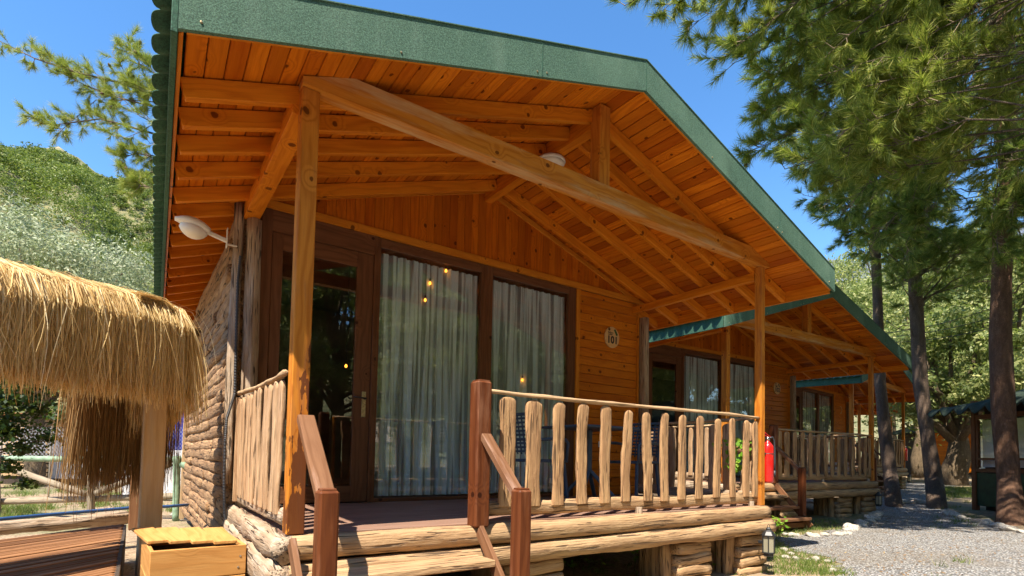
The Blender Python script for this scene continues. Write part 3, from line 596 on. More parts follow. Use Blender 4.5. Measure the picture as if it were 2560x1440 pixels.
def poly_at(pts, t):
    pts = [Vector(p) for p in pts]; k = min(int(t*(len(pts)-1)), len(pts)-2); return pts[k].lerp(pts[k+1], t*(len(pts)-1)-k)
def broad_tree(name, label, base, h, R, n, size, m, bm, cat='tree', group=None, trunk_r=.2, lean=0, nb=26, low=.35, asp=.4, sub=.36):
    base = Vector(base); t = thing(name, label, cat, base, group=group); b = MB(); top = Vector((lean, 0, h*.5))
    pts = [Vector((random.uniform(-.12, .12)*trunk_r*4*(k > 0), random.uniform(-.12, .12)*trunk_r*4*(k > 0), -.2))+top*(k/5) for k in range(6)]
    b.tube(pts, [trunk_r*(1.35-.14*k) for k in range(6)], seg=12, nz=.35, nf=2)
    blobs = []
    for k in range(nb):
        a = k*2.4+random.uniform(-.4, .4); rad = R*math.sqrt(random.random())*.78; z = h*(low+(1-low)*random.random()**.8*(1-.45*(rad/R)**2)); rb = R*random.uniform(.6, 1.2)*sub
        c = Vector((math.cos(a)*rad+lean, math.sin(a)*rad, z)); blobs.append((*c, rb))
        if k % 2 == 0:
            s_ = poly_at(pts, random.uniform(.5, 1)); mid = s_.lerp(c, .5)+Vector((random.uniform(-.2, .2), random.uniform(-.2, .2), .1))*R*.3; b.tube([s_, mid, c], [trunk_r*.4, trunk_r*.25, trunk_r*.1], seg=6, nz=.2)
    b.build('trunk', bm, t, smooth=True); V, Fc = crown(blobs, n, size, asp, .6); npmesh('crown', V, Fc, m, t); return t
def needles(P, Dr, n, ln=.13, w=.0045, spread=.8):   # tufts of needle triangles
    P = np.repeat(P, n, 0); Dr = np.repeat(Dr, n, 0); k = len(P); d = unit(Dr+rnd_unit(k)*spread+np.array([0, 0, -.06])); P = P-Dr*RNG.uniform(0, .07, (k, 1))
    s_ = unit(np.cross(d, rnd_unit(k)))*w*.5; L = (ln*RNG.uniform(.65, 1.2, k))[:, None]; V = np.stack([P-s_, P+s_, P+d*L], 1).reshape(-1, 3); return V, np.arange(k*3).reshape(-1, 3)
def twigs(A, B, r0, r1):
    n = len(A); d = unit(B-A); a = unit(np.cross(d, np.array([.13, .2, .97]))); b = np.cross(d, a); V = []
    for P, r in ((A, r0), (B, r1)):
        for k in range(3): V.append(P+(a*math.cos(k*2.094)+b*math.sin(k*2.094))*r)
    V = np.stack(V, 1).reshape(-1, 3); o = np.arange(n)[:, None]*6; return V, np.concatenate([o+np.array([k, (k+1) % 3, 3+(k+1) % 3, 3+k]) for k in range(3)])
def pine_foliage(limbs, tw=9, tl=(.25, .6), tufts=7, nn=22, ln=.13, w=.0045, up=.25):   # limbs: (polyline, start fraction)
    A, B = [], []
    for pts, t0 in limbs:
        L = sum((Vector(q)-Vector(p)).length for p, q in zip(pts, pts[1:])); m = max(2, int(tw*L*(1-t0)))
        for k in range(m):
            t = t0+(1-t0)*(k+random.random())/m; p = poly_at(pts, min(t, .999)); d = (poly_at(pts, min(t+.05, 1))-poly_at(pts, max(t-.05, 0))).normalized()
            v = Vector((random.gauss(0, 1), random.gauss(0, 1), random.gauss(0, .7)+up)); v = (v-d*v.dot(d)).normalized(); q = p+(d*random.uniform(.5, 1.1)+v).normalized()*random.uniform(*tl)*(1.1-.45*t)
            A.append(p); B.append(q)
            if random.random() < .6:
                mm = p.lerp(q, random.uniform(.3, .6)); A.append(mm); B.append(mm+((q-p).normalized()+Vector((random.gauss(0, .6), random.gauss(0, .6), random.gauss(0, .5)+up))).normalized()*(q-p).length*.6)
    A, B = np.array([tuple(x) for x in A]), np.array([tuple(x) for x in B]); TW = twigs(A, B, .006, .003); P, Dr = [], []
    for k in range(tufts):
        t = .48+.54*(k+RNG.random((len(A), 1)))/tufts; P.append(A+(B-A)*np.minimum(t, 1)); Dr.append(unit(B-A))
    return TW, needles(np.concatenate(P), np.concatenate(Dr), nn, ln, w), B
def pine(name, label, trunk, radii, limbs, m, bm, group=None, base=None, cones=8, cat='pine tree', **k):
    base = Vector(base or trunk[0]); t = thing(name, label, cat, base, group=group); sh = np.array(tuple(base)); b = MB()
    b.tube([Vector(p)-base for p in trunk], radii, seg=14, nz=.22, nf=2.5); b.build('trunk', bm, t, smooth=True); b = MB()
    for pts, t0, r in limbs: b.tube([Vector(p)-base for p in pts], [r*(1-.8*q/(len(pts)-1)) for q in range(len(pts))], seg=6, nz=.15)
    TW, ND, ends = pine_foliage([(p, t0) for p, t0, r in limbs if t0 < 1], **k); b.build('limbs', M['twig'], t, smooth=True)
    npmesh('twigs', TW[0]-sh, TW[1], M['twig'], t); npmesh('crown', ND[0]-sh, ND[1], m, t)
    for q in range(cones):
        e = ends[random.randrange(len(ends))]-sh; c = MB(); c.lathe((0, 0, 0), [(.004, -.04), (.02, -.03), (.028, -.012), (.024, .01), (.012, .03), (.003, .038)], 9); o = c.build('pine_cone', M['cone'], t, smooth=True); o.location = tuple(e); o.rotation_euler = (random.uniform(0, 3), random.uniform(0, 3), 0)
    return t
def bez(p0, p1, n=7, sag=.1, wob=.12):
    p0, p1 = Vector(p0), Vector(p1); L = (p1-p0).length; o = [p0]
    for k in range(1, n+1):
        t = k/n; o.append(p0.lerp(p1, t)+Vector((random.uniform(-1, 1)*wob*(k < n)*.4, random.uniform(-1, 1)*wob*(k < n)*.4, math.sin(3.14*t)*sag*L+random.uniform(-.5, .5)*wob*(k < n)*.5)))
    return o
# pine at upper left, its trunk behind the first cabin
dL = 10.5
def Lb(l, d=dL): return [at(x, y, d+random.uniform(-.2, .2)) for x, y in l]
tr = [(.9, 9.6, -.7), (.85, 9.6, 1.5), (.95, 9.5, 3.5), (.8, 9.5, 5.2), (.9, 9.4, 7.2), (.8, 9.4, 8.6)]
lim = [([Vector((.9, 9.5, 5.6))]+Lb([(640, 300), (420, 258), (311, 209), (194, 182), (87, 146), (-30, 88)]), .32, .035),
       ([Vector((.9, 9.5, 5.0))]+Lb([(600, 300), (403, 272), (292, 243), (214, 214), (150, 180)]), .4, .03),
       ([Vector((.9, 9.5, 4.2))]+Lb([(600, 360), (394, 337), (300, 310), (250, 297), (140, 312), (75, 290)]), .45, .03),
       ([Vector((.9, 9.5, 4.0))]+Lb([(600, 420), (390, 390), (340, 384), (297, 398)]), .5, .018),
       ([Vector((.9, 9.5, 3.6))]+Lb([(620, 500), (400, 470), (350, 465), (312, 440)]), .55, .018),
       ([Vector((.9, 9.5, 5.9))]+Lb([(600, 250), (403, 194), (350, 160), (318, 105)]), .45, .02),
       ([Vector((.9, 9.5, 5.7))]+Lb([(600, 280), (410, 235), (340, 225), (280, 130)]), .5, .018),
       (Lb([(420, 258), (330, 250), (240, 250), (160, 320), (150, 330)]), .35, .012), (Lb([(430, 330), (350, 290), (300, 240), (250, 235)]), .2, .012),
       (Lb([(450, 420), (380, 430), (360, 445), (330, 470)]), .2, .012), (Lb([(480, 330), (420, 350), (370, 360)]), .1, .012), (Lb([(450, 290), (400, 300), (350, 330), (300, 350)]), .1, .012), (Lb([(450, 220), (400, 225), (370, 215)]), .1, .012)]
pine('pine_tree', 'pine behind the nearest cabin whose branches reach left into the blue sky', tr, [.2, .17, .15, .12, .09, .04], lim, M['needle'], M['barkred'], group='pine trees', cones=26, tw=12, tl=(.18, .5), tufts=5, nn=18, ln=.15, w=.006)
# pines on the right
def scatter(n, box, d0, d1, keep):
    out = []
    while len(out) < n:
        x, y = random.uniform(box[0], box[2]), random.uniform(box[1], box[3])
        if keep(x, y): out.append(at(x, y, random.uniform(d0, d1)))
    return out
edge = [(-60, 1560), (20, 1620), (70, 1700), (110, 1790), (200, 1830), (300, 1850), (400, 1880), (480, 1940), (560, 2040), (640, 2130), (720, 2200)]
def left_of(y): return np.interp(y, [e[0] for e in edge], [e[1] for e in edge])
inside_ = lambda x, y: noise.noise(Vector((x/150, y/120, 3.3))) < .16 and x > left_of(y)+40 and not (2380 < x < 2470 and 150 < y < 560 and random.random() < .8) and not (1900 < x < 1990 and 330 < y < 420 and random.random() < .6)
def limbs_from(tk, targets, zlo, zhi, r=.03, t0=.45, sag=.08):
    out = []
    for q in targets:
        f = min(1, max(0, (q.z+random.uniform(-.3, 2.6)-zlo)/(zhi-zlo))); s_ = poly_at(tk, .15+.8*f*.95); mid = s_.lerp(q, .68); L = (q-s_).length
        out.append((bez(s_, q, 7, sag, .05*L), max(.25, 1-1.25/L), r*random.uniform(.7, 1.2)))
    return out
Dt = [(9.6, -3.4, gzs(9.6, -3.4)-.1), (9.5, -3.3, 2), (9.3, -3.2, 4.2), (9.4, -3.1, 6.2), (9.2, -3.2, 8.2), (9.2, -3.2, 10)]
tg = scatter(84, (1600, -220, 2400, 470), 6.6, 8.6, lambda x, y: inside_(x, y))+scatter(46, (1800, -950, 2750, -160), 5.2, 8.2, lambda x, y: True) + [at(1560, 15, 7.2), at(1640, 40, 7.4), at(1720, 70, 7.4), at(1800, 150, 7.6), at(1790, 110, 7.2), at(1830, 160, 7.5), at(1900, 250, 7.8), at(1880, 300, 8), at(1870, 380, 8.4), at(1860, 385, 8.2), at(2050, 190, 6.8), at(2100, 330, 7.2), at(2000, 300, 7.2)]  # upper scatter adds unseen foliage above the frame to shade the path
pine('pine_tree', 'large near pine whose bright sunlit branches hang in from the top right', Dt, [.26, .23, .2, .16, .11, .05], limbs_from(Dt, tg, 3.5, 8.5, r=.02), M['needle'], M['bark'], group='pine trees', cones=22, tw=13, tl=(.22, .6), tufts=5, nn=20, ln=.17, w=.0085)
At = [gpt(2530, 1312)-Vector((0, 0, .15))]+[at(x, y, 10.3) for x, y in ((2520, 1200), (2508, 1050), (2500, 850), (2505, 650), (2522, 450), (2508, 250), (2495, 60), (2490, -150), (2480, -420), (2470, -700))]
tg = scatter(112, (1900, -350, 2700, 690), 8.6, 12, lambda x, y: inside_(x-15, y))
lim = limbs_from(At, tg, 1.5, 9, r=.022)
for k in range(7): s_ = poly_at(At, random.uniform(.3, .55)); lim.append((bez(s_, s_+Vector((random.uniform(-2.4, .5), random.uniform(-1.6, 1.6), random.uniform(-.2, .8))), 8, -.05, .35), 1, .016))
pine('pine_tree', 'thick trunked pine at the right edge rooted beside the stone path border', At, [.22, .18, .17, .165, .16, .155, .15, .13, .11, .09, .05], lim, M['needledark'], M['barkred'], group='pine trees', cones=14, tw=11, tl=(.3, .75), tufts=5, nn=20, ln=.19, w=.0105)
Bt = [gpt(2345, 1272)-Vector((0, 0, .15))]+[at(x, y, 13.4) for x, y in ((2335, 1200), (2318, 1090), (2302, 960), (2293, 830), (2287, 700), (2277, 520), (2262, 330), (2250, 120), (2240, -150), (2235, -420))]
tg = scatter(105, (1960, -300, 2640, 720), 12, 15.5, lambda x, y: inside_(x-25, y))
tg += scatter(60, (1960, 330, 2360, 730), 12.5, 16, lambda x, y: x > left_of(y)+12)
lim = limbs_from(Bt, tg, 2.5, 12, r=.02)
for k in range(12): s_ = poly_at(Bt, random.uniform(.38, .62)); lim.append((bez(s_, s_+Vector((random.uniform(-2.2, 2.2), random.uniform(-1.5, 1.5), random.uniform(-.4, .7))), 8, -.05, .4), 1, .015))
pine('pine_tree', 'slender dark pine trunk leaning left in the middle of the gravel path edge', Bt, [.20, .175, .16, .155, .15, .145, .135, .12, .10, .08, .04], lim, M['needledark'], M['bark'], group='pine trees', cones=6, tw=10, tl=(.35, .85), tufts=5, nn=22, ln=.20, w=.009)
Ct = [gpt(2236, 1268)-Vector((0, 0, .15))]+[at(x, y, 14.3) for x, y in ((2226, 1180), (2212, 1080), (2200, 960), (2196, 840), (2194, 740), (2188, 600), (2180, 420), (2170, 200), (2165, -50))]
tg = scatter(80, (1960, -100, 2450, 740), 13.5, 16.5, lambda x, y: inside_(x-20, y))
lim = limbs_from(Ct, tg, 3, 11, r=.03)
pine('pine_tree', 'gnarled pine trunk growing right behind the second cabin corner post', Ct, [.19, .155, .14, .13, .125, .12, .11, .10, .07, .04], lim, M['needleold'], M['bark'], group='pine trees', cones=4, tw=10, tl=(.35, .85), tufts=5, nn=22, ln=.20, w=.009)
# olive trees beyond the path
for k, (px, py, d, h, R, lab) in enumerate(((2385, 1180, 21, 6.6, 3.1, 'gnarled olive tree with thick pale trunk on the grass beyond the path'), (2300, 1160, 27, 12, 4.2, 'sunlit olive tree behind the leaning pine trunk'), (2540, 1165, 25, 11.5, 4.2, 'tall olive tree behind the dark roofed kiosk'), (2225, 1160, 33, 15, 5.5, 'leafy olive tree rising just above the third cabin roof'), (2470, 1160, 36, 19, 6.5, 'tallest pale green tree filling the gap between the pine trunks'), (2640, 1165, 30, 14, 5.4, 'broad olive tree at the far right edge behind the thick pine'), (2120, 1160, 42, 17, 6, 'distant tree whose crown shows above the second cabin roof'))):
    p = at(px, py, d); p.z = gzs(p.x, p.y)
    broad_tree('olive_tree', lab, p, h, R, 26000 if k else 22000, .13+.0028*d, M['olive'], M['olivebark'], group='olive trees beyond the path', trunk_r=.34 if k == 0 else .25, low=.22 if k else .36, nb=46, asp=.42, sub=.26)
# silvery olive at left, mid distance
p = at(90, 1100, 15); p.z = gzs(p.x, p.y); broad_tree('olive_tree', 'silvery green olive tree rising behind the straw awning at left', p, 7.1, 3.0, 42000, .105, M['olivesil'], M['olivebark'], trunk_r=.2, low=.45, nb=40, asp=.36, sub=.30)
p = at(300, 1100, 19); p.z = gzs(p.x, p.y); broad_tree('olive_tree', 'smaller olive tree left of the nearest cabin behind the awning', p, 6.6, 3.0, 22000, .14, M['olive'], M['olivebark'], trunk_r=.2, low=.4, nb=30, asp=.4, sub=.30)
# trees across the path, behind the viewpoint: they stand in the window reflections
src = [o for o in bpy.data.objects if o.type == 'EMPTY' and o.name.startswith('olive_tree')][1:5]
for k, (x, y, s_) in enumerate(((1.5, -13, .95), (6, -15.5, 1.1), (10.5, -13.5, .9), (15, -16, 1.1), (20.5, -13, .95), (26, -15, 1.1), (-3.5, -15, .9), (12, -22, 1.35), (3, -21, 1.3), (33, -13, 1.1), (-10, -14, 1.1), (8, -27, 1.6), (18, -26, 1.6), (28, -24, 1.6), (-4, -26, 1.6), (38, -22, 1.6), (-14, -22, 1.5), (48, -20, 1.6), (12.5, -5.4, .8), (18.5, -4.6, .85), (7.5, -8, .75))):  # nearest three are added out of view to shade the second cabin
    c = copy_tree(src[k % 4]); c.location = (x, y, gzs(x, y)); c.rotation_euler.z = k*1.3; c.scale = (s_, s_, s_*(.85 if s_ < 1.2 else 1)); c['group'] = 'trees mirrored in the cabin windows'; c['label'] = 'green tree across the path, mirrored in the window glass, nearest three added for shade'
# forest on the hillside: one mass
parts = []
nT = 9500; r = 60+370*RNG.random(nT)**.75; az = np.radians(RNG.uniform(-17, 9, nT)); X, Y = CAMP.x+r*np.sin(az), CAMP.y+r*np.cos(az); Z = gz(X, Y)+hillh(X, Y)
for k in range(nT):
    if fbm(X[k], Y[k], .022, 3, 2) > .95 or (r[k] < 150 and random.random() < .42): continue
    R = random.uniform(1.3, 3.0); h = R*random.uniform(.9, 1.5); nb = 5; sz = .07+.0024*r[k]
    bl = [(X[k]+random.uniform(-.6, .6)*R, Y[k]+random.uniform(-.6, .6)*R, Z[k]+h*random.uniform(.55, 1.25), R*random.uniform(.35, .6)) for _ in range(nb)]; parts.append(crown(bl, 520 if r[k] < 120 else (120 if r[k] < 220 else 70), sz, .6, .5, .6))
V, Fc = joinVF(parts); npmesh('hillside_forest', V, Fc, M['hillleaf'], kind='stuff', label='green pine forest covering the steep hillside behind the awning', category='forest')
# ------------------------------------------------------------------ fixtures on the cabins
def text_mesh(s, size, m, parent, loc, rot, name='lettering', ext=.0012, off=.012):
    cu = bpy.data.curves.new(name, 'FONT'); cu.body = s; cu.size = size; cu.align_x = 'CENTER'; cu.extrude = ext; cu.offset = size*off
    o = bpy.data.objects.new(name, cu); COL.objects.link(o); bpy.context.view_layer.update()
    me = bpy.data.meshes.new_from_object(o.evaluated_get(bpy.context.evaluated_depsgraph_get())); bpy.data.objects.remove(o); me.materials.clear(); me.materials.append(m)
    o = link(name, me, parent); o.location = loc; o.rotation_euler = rot; return o
def sign(c, num, lab, moon=False):
    p = cabloc(c, (4.43, D-.002, 2.10)); t = thing('room_sign', lab, 'sign', p, c.rotation_euler.z, group='round wooden room signs'); b = MB(); n = 28; o = Vector((3, 4, 5))
    prof = [(.134*math.cos(6.283*k/n)*(1+.02*math.sin(3*k)), .142*math.sin(6.283*k/n)) for k in range(n)]
    if moon: prof = [(.125*math.cos(a), .14*math.sin(a)) for a in np.linspace(-2.2, 2.2, 20)]+[(-.02+.09*math.cos(a), .11*math.sin(a)) for a in np.linspace(2.0, -2.0, 16)]
    b.prism([(x, -.018, z) for x, z in prof], (0, .016, 0)); b.build('disc', M['signwood'], t)
    if moon: return t
    R90 = (math.pi/2, 0, 0); text_mesh(num, .135, M['ink'], t, (.006, -.0185, -.078), R90, 'room_number', off=.035); text_mesh('deluxe', .038, M['ink'], t, (-.03, -.0185, .052), R90); text_mesh('cedar', .036, M['ink'], t, (-.034, -.0185, .028), R90)
    b = MB()
    for k, (x, z, r) in enumerate(((.050, .098, .018), (.066, .074, .020), (.082, .050, .020))): b.prism([(x+r*math.cos(a), -.0205, z+r*.9*math.sin(a)) for a in np.linspace(0, 6.0, 11)], (0, .002, 0))
    b.build('leaf_mark', M['greenink'], t); b = MB(); b.prism([(-.056+.021*math.cos(a), -.0205, .105+.021*math.sin(a)) for a in np.linspace(0, 6.0, 12)], (0, .002, 0)); b.build('round_mark', M['frame'], t); return t
sign(cab1, '101', 'round wooden sign reading 101 on the nearest cabin'); sign(cab2, '102', 'round wooden sign reading 102 on the shaded second cabin'); sign(cab3, '', 'crescent moon shaped wooden disc on the third cabin wall', True)
t = thing('wall_lamp', 'white plastic wall lamp on an arm beside the log corner', 'lamp', (-.12, D-.03, 2.285))
b = MB(); b.bb(-.045, -.038, -.045, .02, -.085, .075, ch=.002); b.bb(-.045, .04, -.012, .012, -.06, -.05); b.build('bracket', M['white'], t)
b = MB(); b.beam((-.04, -.012, -.03), (-.20, -.02, .01), .028, .034, ch=.006); b.build('arm', M['white'], t)
b = MB(); n = 12; pts = [(-.17-.25*k/n, -.02, .012+.018*math.sin(3.1*k/n)+.045*k/n) for k in range(n+1)]; r_ = [max(.02, .074*math.sin(min(3.0, .35+2.75*k/n))**.6) for k in range(n+1)]
b.tube(pts, r_, seg=16, ry=[x*.62 for x in r_], sq=.9); b.build('lamp_head', M['white'], t, smooth=True)
b = MB(); b.tube([(-.19-.19*k/8, -.02, -.004+.03*k/8-.018*math.sin(3.14*k/8)) for k in range(9)], [.012+.062*math.sin(3.14*(k+.35)/8.7)**.7 for k in range(9)], seg=16, ry=[.01+.058*math.sin(3.14*(k+.35)/8.7)**.7 for k in range(9)]); b.build('diffuser', M['diffuser'], t, smooth=True)
pts = [onplane(x, y, 1, 1.80) for x, y in ((601, 640), (595, 700), (592, 800), (589, 900), (587, 985), (578, 1012), (567, 1045), (563, 1100), (560, 1200), (561, 1285), (569, 1312))]
P_ = []; 
for k in range(240): P_.append(poly_at(pts, min(.9999, k/239)))
b = MB(); b.tube(P_, [.0095 if k % 2 else .0125 for k in range(240)], seg=8); o = b.build('cable_conduit', M['rubber'], None, smooth=False, label='black ribbed cable conduit running down the log wall corner', category='conduit')
t = thing('ceiling_lamp', 'round white ceiling lamp glimpsed above the long tie beam', 'lamp', (RX-.02, .72, 3.327)); b = MB(); b.lathe((0, 0, 0), [(.135, 0), (.142, -.015), (.135, -.03)], 32); b.build('lamp_base', M['white'], t, smooth=True)
b = MB(); b.lathe((0, 0, 0), [(.128, -.028), (.115, -.052), (.08, -.068), (.03, -.076), (.002, -.077)], 32); b.build('diffuser', M['diffuser'], t, smooth=True)
b = MB(); b.bb(4.22, 4.28, D-.012, D-.001, .625, .70, ch=.004); b.lathe((4.25, D-.014, .662), [(.02, 0), (.02, .003)], 16, axis=(0, -1, 0)); b.build('wall_socket', M['white'], None, label='small white wall socket low on the boarded wall of the nearest porch', category='socket')
# pendant bulbs inside
for k, (x, y, yy, lab) in enumerate(((1115, 677, D+.085, 'glowing amber bulb, highest of the cluster in the tall curtained window'), (1075, 708, D+.085, 'glowing amber bulb, middle one of the cluster in the tall curtained window'), (1063, 750, D+.085, 'glowing amber bulb, lowest of the cluster in the tall curtained window'), (1306, 950, D+.085, 'single amber bulb glowing behind the second curtained window'), (865, 915, D+.4, 'single amber bulb glowing behind the glass of the door'))):
    p = onplane(x, y, 1, yy); t = thing('pendant_bulb', lab, 'light bulb', p, group='amber pendant bulbs'); b = MB(); b.lathe((0, 0, 0), [(.003, -.018), (.011, -.012), (.014, -.001), (.010, .010), (.006, .018)], 14); b.build('bulb', M['bulb'], t, smooth=True)
    b = MB(); b.tube([(0, 0, .024), (0, 0, .05)], .009); b.tube([(0, 0, .05), (0, 0, 2.62-p.z)], .0025, seg=5); b.build('cord', M['black'], t)
def extinguisher(c, lab):
    t = thing('fire_extinguisher', lab, 'fire extinguisher', cabloc(c, (W+.155, .015, .25)), c.rotation_euler.z, group='red fire extinguishers'); r = .062
    b = MB(); b.lathe((0, 0, 0), [(.03, -.005), (r*.9, 0), (r, .015), (r, .37), (r*.93, .40), (r*.6, .43), (.02, .45), (.018, .465)], 28); b.build('cylinder', M['red'], t, smooth=True)
    b = MB(); b.lathe((0, 0, .462), [(.022, 0), (.022, .03), (.012, .04)], 12); b.build('valve', M['steel'], t, smooth=True); b = MB(); b.beam((-.06, 0, .545), (.05, 0, .50), .018, .010); b.beam((-.055, 0, .515), (.03, 0, .492), .018, .008); b.build('lever', M['red'], t)
    b = MB(); b.tube([(.02, -.01, .49), (.06, -.02, .50), (.085, -.025, .46), (.09, -.03, .36), (.082, -.035, .22), (.07, -.04, .13)], .010, seg=8); b.tube([(.07, -.04, .13), (.068, -.04, .06)], .013, seg=8); b.build('hose', M['rubber'], t, smooth=True)
    b = MB(); b.bb(-.09, -.06, -.015, .015, .30, .33); b.tube([(-.063*math.cos(a), .063*math.sin(a), .315) for a in np.linspace(-3.1, 3.1, 20)], .004, seg=5); b.build('wall_clip', M['black'], t)
extinguisher(cab1, 'red fire extinguisher hung on the right corner post of the nearest cabin'); extinguisher(cab3, 'small distant red fire extinguisher on the third cabin')
def lantern(c, lab):
    t = thing('lantern', lab, 'lantern', cabloc(c, (4.69, -.17, -.50)), c.rotation_euler.z, group='black lanterns on the cabin piers')
    b = MB(); n = 6; ring = lambda r, z: [(r*math.cos(k*1.0472+.5), r*math.sin(k*1.0472+.5), z) for k in range(6)]
    b.prism(ring(.055, 0), (0, 0, .03)); b.prism(ring(.068, .03), (0, 0, .012)); b.prism(ring(.07, .205), (0, 0, .012))
    for k in range(6):
        q = ring(.062, 0)[k]; b.beam((q[0], q[1], .042), (q[0], q[1], .205), .010, .010, up=(1, 0, 0))
    b.lathe((0, 0, .217), [(.07, 0), (.045, .035), (.026, .05), (.026, .065), (.012, .078)], 6); b.bb(-.012, .012, .05, .11, .12, .15); b.tube([(.02*math.cos(a), 0, .305+.02*math.sin(a)) for a in np.linspace(0, 6.28, 14)], .003, seg=5); b.build('lantern_frame', M['black'], t)
    b = MB(); b.prism(ring(.054, .042), (0, 0, .163)); b.build('pane', M['pane'], t)
lantern(cab1, 'black lantern on the right front pier of the nearest cabin'); lantern(cab2, 'black lantern on the front pier of the second cabin'); lantern(cab3, 'tiny black lantern on the pier of the third cabin')
# chairs and table
def chair(loc, rz, lab):
    t = thing('porch_chair', lab, 'chair', loc, rz, group='slate blue porch chairs'); b = MB(); b.box((0, 0, .44), (.46, .44, .03), ch=.012); b.build('seat', M['chair'], t)
    b = MB()
    for s_ in (-.21, .21): b.beam((-.2, s_, .45), (-.29, s_, .90), .03, .035, up=(0, 1, 0), ch=.01)
    b.beam((-.29, -.22, .89), (-.29, .22, .89), .035, .03, ch=.01)
    for k in range(9): z = .53+k*.04; x = -.212-.09*(k*.04+.08)/.45; b.beam((x, -.2, z), (x, .2, z), .012, .020, ch=.003)
    for k in range(7): y = -.17+k*.057; b.beam((-.216, y, .50), (-.286, y, .88), .010, .016, up=(0, 1, 0), ch=.003)
    b.build('backrest', M['chair'], t)
    for sx in (-1, 1):
        for sy in (-1, 1): b = MB(); b.beam((sx*.19, sy*.19, .43), (sx*.235, sy*.215, 0), .032, .032, up=(0, 1, 0), ch=.009); b.build('leg', M['chair'], t)
    for sy in (-1, 1): b = MB(); b.tube([(-.235, sy*.22, .64), (0, sy*.235, .66), (.17, sy*.23, .655), (.215, sy*.225, .62), (.2, sy*.215, .44)], .016, seg=8); b.build('armrest', M['chair'], t, smooth=True)
chair((2.62, 1.10, 0), .12, 'slate blue plastic armchair left of the porch table'); chair((3.88, .98, 0), math.pi+.15, 'slate blue plastic armchair right of the porch table')
chair(cabloc(cab2, (2.7, 1.1, 0)), .1, 'dark chair on the shaded porch of the second cabin')
t = thing('porch_table', 'dark blue table with splayed legs between the porch chairs', 'table', (3.22, .98, 0)); b = MB(); b.box((0, 0, .795), (.78, .70, .025), ch=.01); b.build('tabletop', M['chair'], t)
b = MB(); b.beam((0, 0, .30), (0, 0, .78), .055, .055, up=(1, 0, 0), ch=.012); b.build('pedestal', M['chair'], t)
for a in (.6, 2.2, 3.7, 5.3): b = MB(); b.beam((0, 0, .36), (.33*math.cos(a), .33*math.sin(a), .015), .04, .035, ch=.01); b.build('leg', M['chair'], t)
# climbing plant on the right railing
c0 = onplane(1836, 1128, 0, W-.06); t = thing('climbing_plant', 'bright green vine leaves on the inner right railing', 'plant', c0); P = np.array([(random.gauss(0, .018), random.gauss(0, .07), random.uniform(-.24, .14)) for _ in range(110)]); P[:, 1] *= (1.2+P[:, 2:3].ravel()*3).clip(.4, 1.6)
V, Fc = leaves(P, np.tile([-.8, -.6, .4], (110, 1)), .062, .8, .5); npmesh('foliage', V, Fc, M['leafbright'], t); b = MB(); b.tube([(0, 0, -.5), (.01, .02, -.2), (0, -.01, .1)], .005, seg=5); b.build('stem', M['twig'], t)
# ------------------------------------------------------------------ left side: planter box, slatted platform, straw awning, fence
t = thing('wooden_box', 'yellow pine storage box with its plank lid lying askew', 'box', (-.47, .95, -.70), .05); x0, x1, y0, y1 = onplane(366, 1370, 1, .58).x+.47, .345, -.37, .36
for z0, z1 in ((.0, .185), (.189, .38), (.384, .572)):
    b = MB(); b.bb(x0, x1, y0, y0+.022, z0, z1, ch=.004); b.build('side_board', M['box'], t); b = MB(); b.bb(x0, x1, y1-.022, y1, z0, z1, ch=.004); b.build('side_board', M['box'], t)
    for xx in (x0-.0, x1-.022): b = MB(); b.bb(xx, xx+.022, y0+.024, y1-.024, z0, z1, ch=.004); b.build('side_board', M['box'], t)
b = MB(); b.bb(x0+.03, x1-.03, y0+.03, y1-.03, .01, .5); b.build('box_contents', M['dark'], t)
f0, f1, k0, k1 = [onplane(x, y, 2, -.105)-Vector((-.47, .95, -.70)) for x, y in ((368, 1354), (583, 1357), (330, 1319), (562, 1321))]
k0 = f0+(k0-f0)*.8; k1 = f1+(k1-f1)*.82
for k in range(4):
    a = f0.lerp(f1, (k+.5)/4); c = k0.lerp(k1, (k+.5)/4); b = MB(); b.beam(a, c+Vector((0, 0, .012)), (f1-f0).length/4-.004, .022, ch=.004); b.build('lid_plank', M['box'], t)
for (x, y) in ((.30, .43), (.31, .5), (.18, .28), (-.22, .28), (.28, .10)): b = MB(); b.lathe((x, y0-.001, y), [(.007, 0), (.006, .002), (.001, .003)], 8, axis=(0, -1, 0)); b.build('screw', M['steel'], t)
t = thing('slatted_platform', 'low brown slatted wooden platform beside the straw awning', 'platform', (0, 0, 0)); PZ = -.30; poly_ = [(-.80, -1.4), (-.80, 3.66), (-4.2, .5), (-4.2, -1.4)]; e = np.array((.717, .697)); nn_ = np.array((-.697, .717)); b = MB(); k = -6.
while k < 6:
    k += .056; ts = []
    for q in range(4):
        p, r_ = np.array(poly_[q-1]), np.array(poly_[q]); a, c = p@nn_-k, r_@nn_-k
        if a*c < 0: s_ = a/(a-c); ts.append((p+(r_-p)*s_)@e)
    if len(ts) == 2 and abs(ts[0]-ts[1]) > .1:
        p0 = e*min(ts)+nn_*k; p1 = e*max(ts)+nn_*k; zz = PZ-.015+random.uniform(-.004, .004); b.beam((*p0, zz), (*p1, zz), .042+random.uniform(-.004, .003), .03, ch=.005)
b.build('slats', M['slat'], t); b = MB(); b.bb(-.797, -.77, -1.4, 3.6, -.72, PZ-.004, along=1); b.prism([(x*.98-.03, y*.98, -.72) for x, y in poly_], (0, 0, .37)); b.build('platform_base', M['dark'], t)
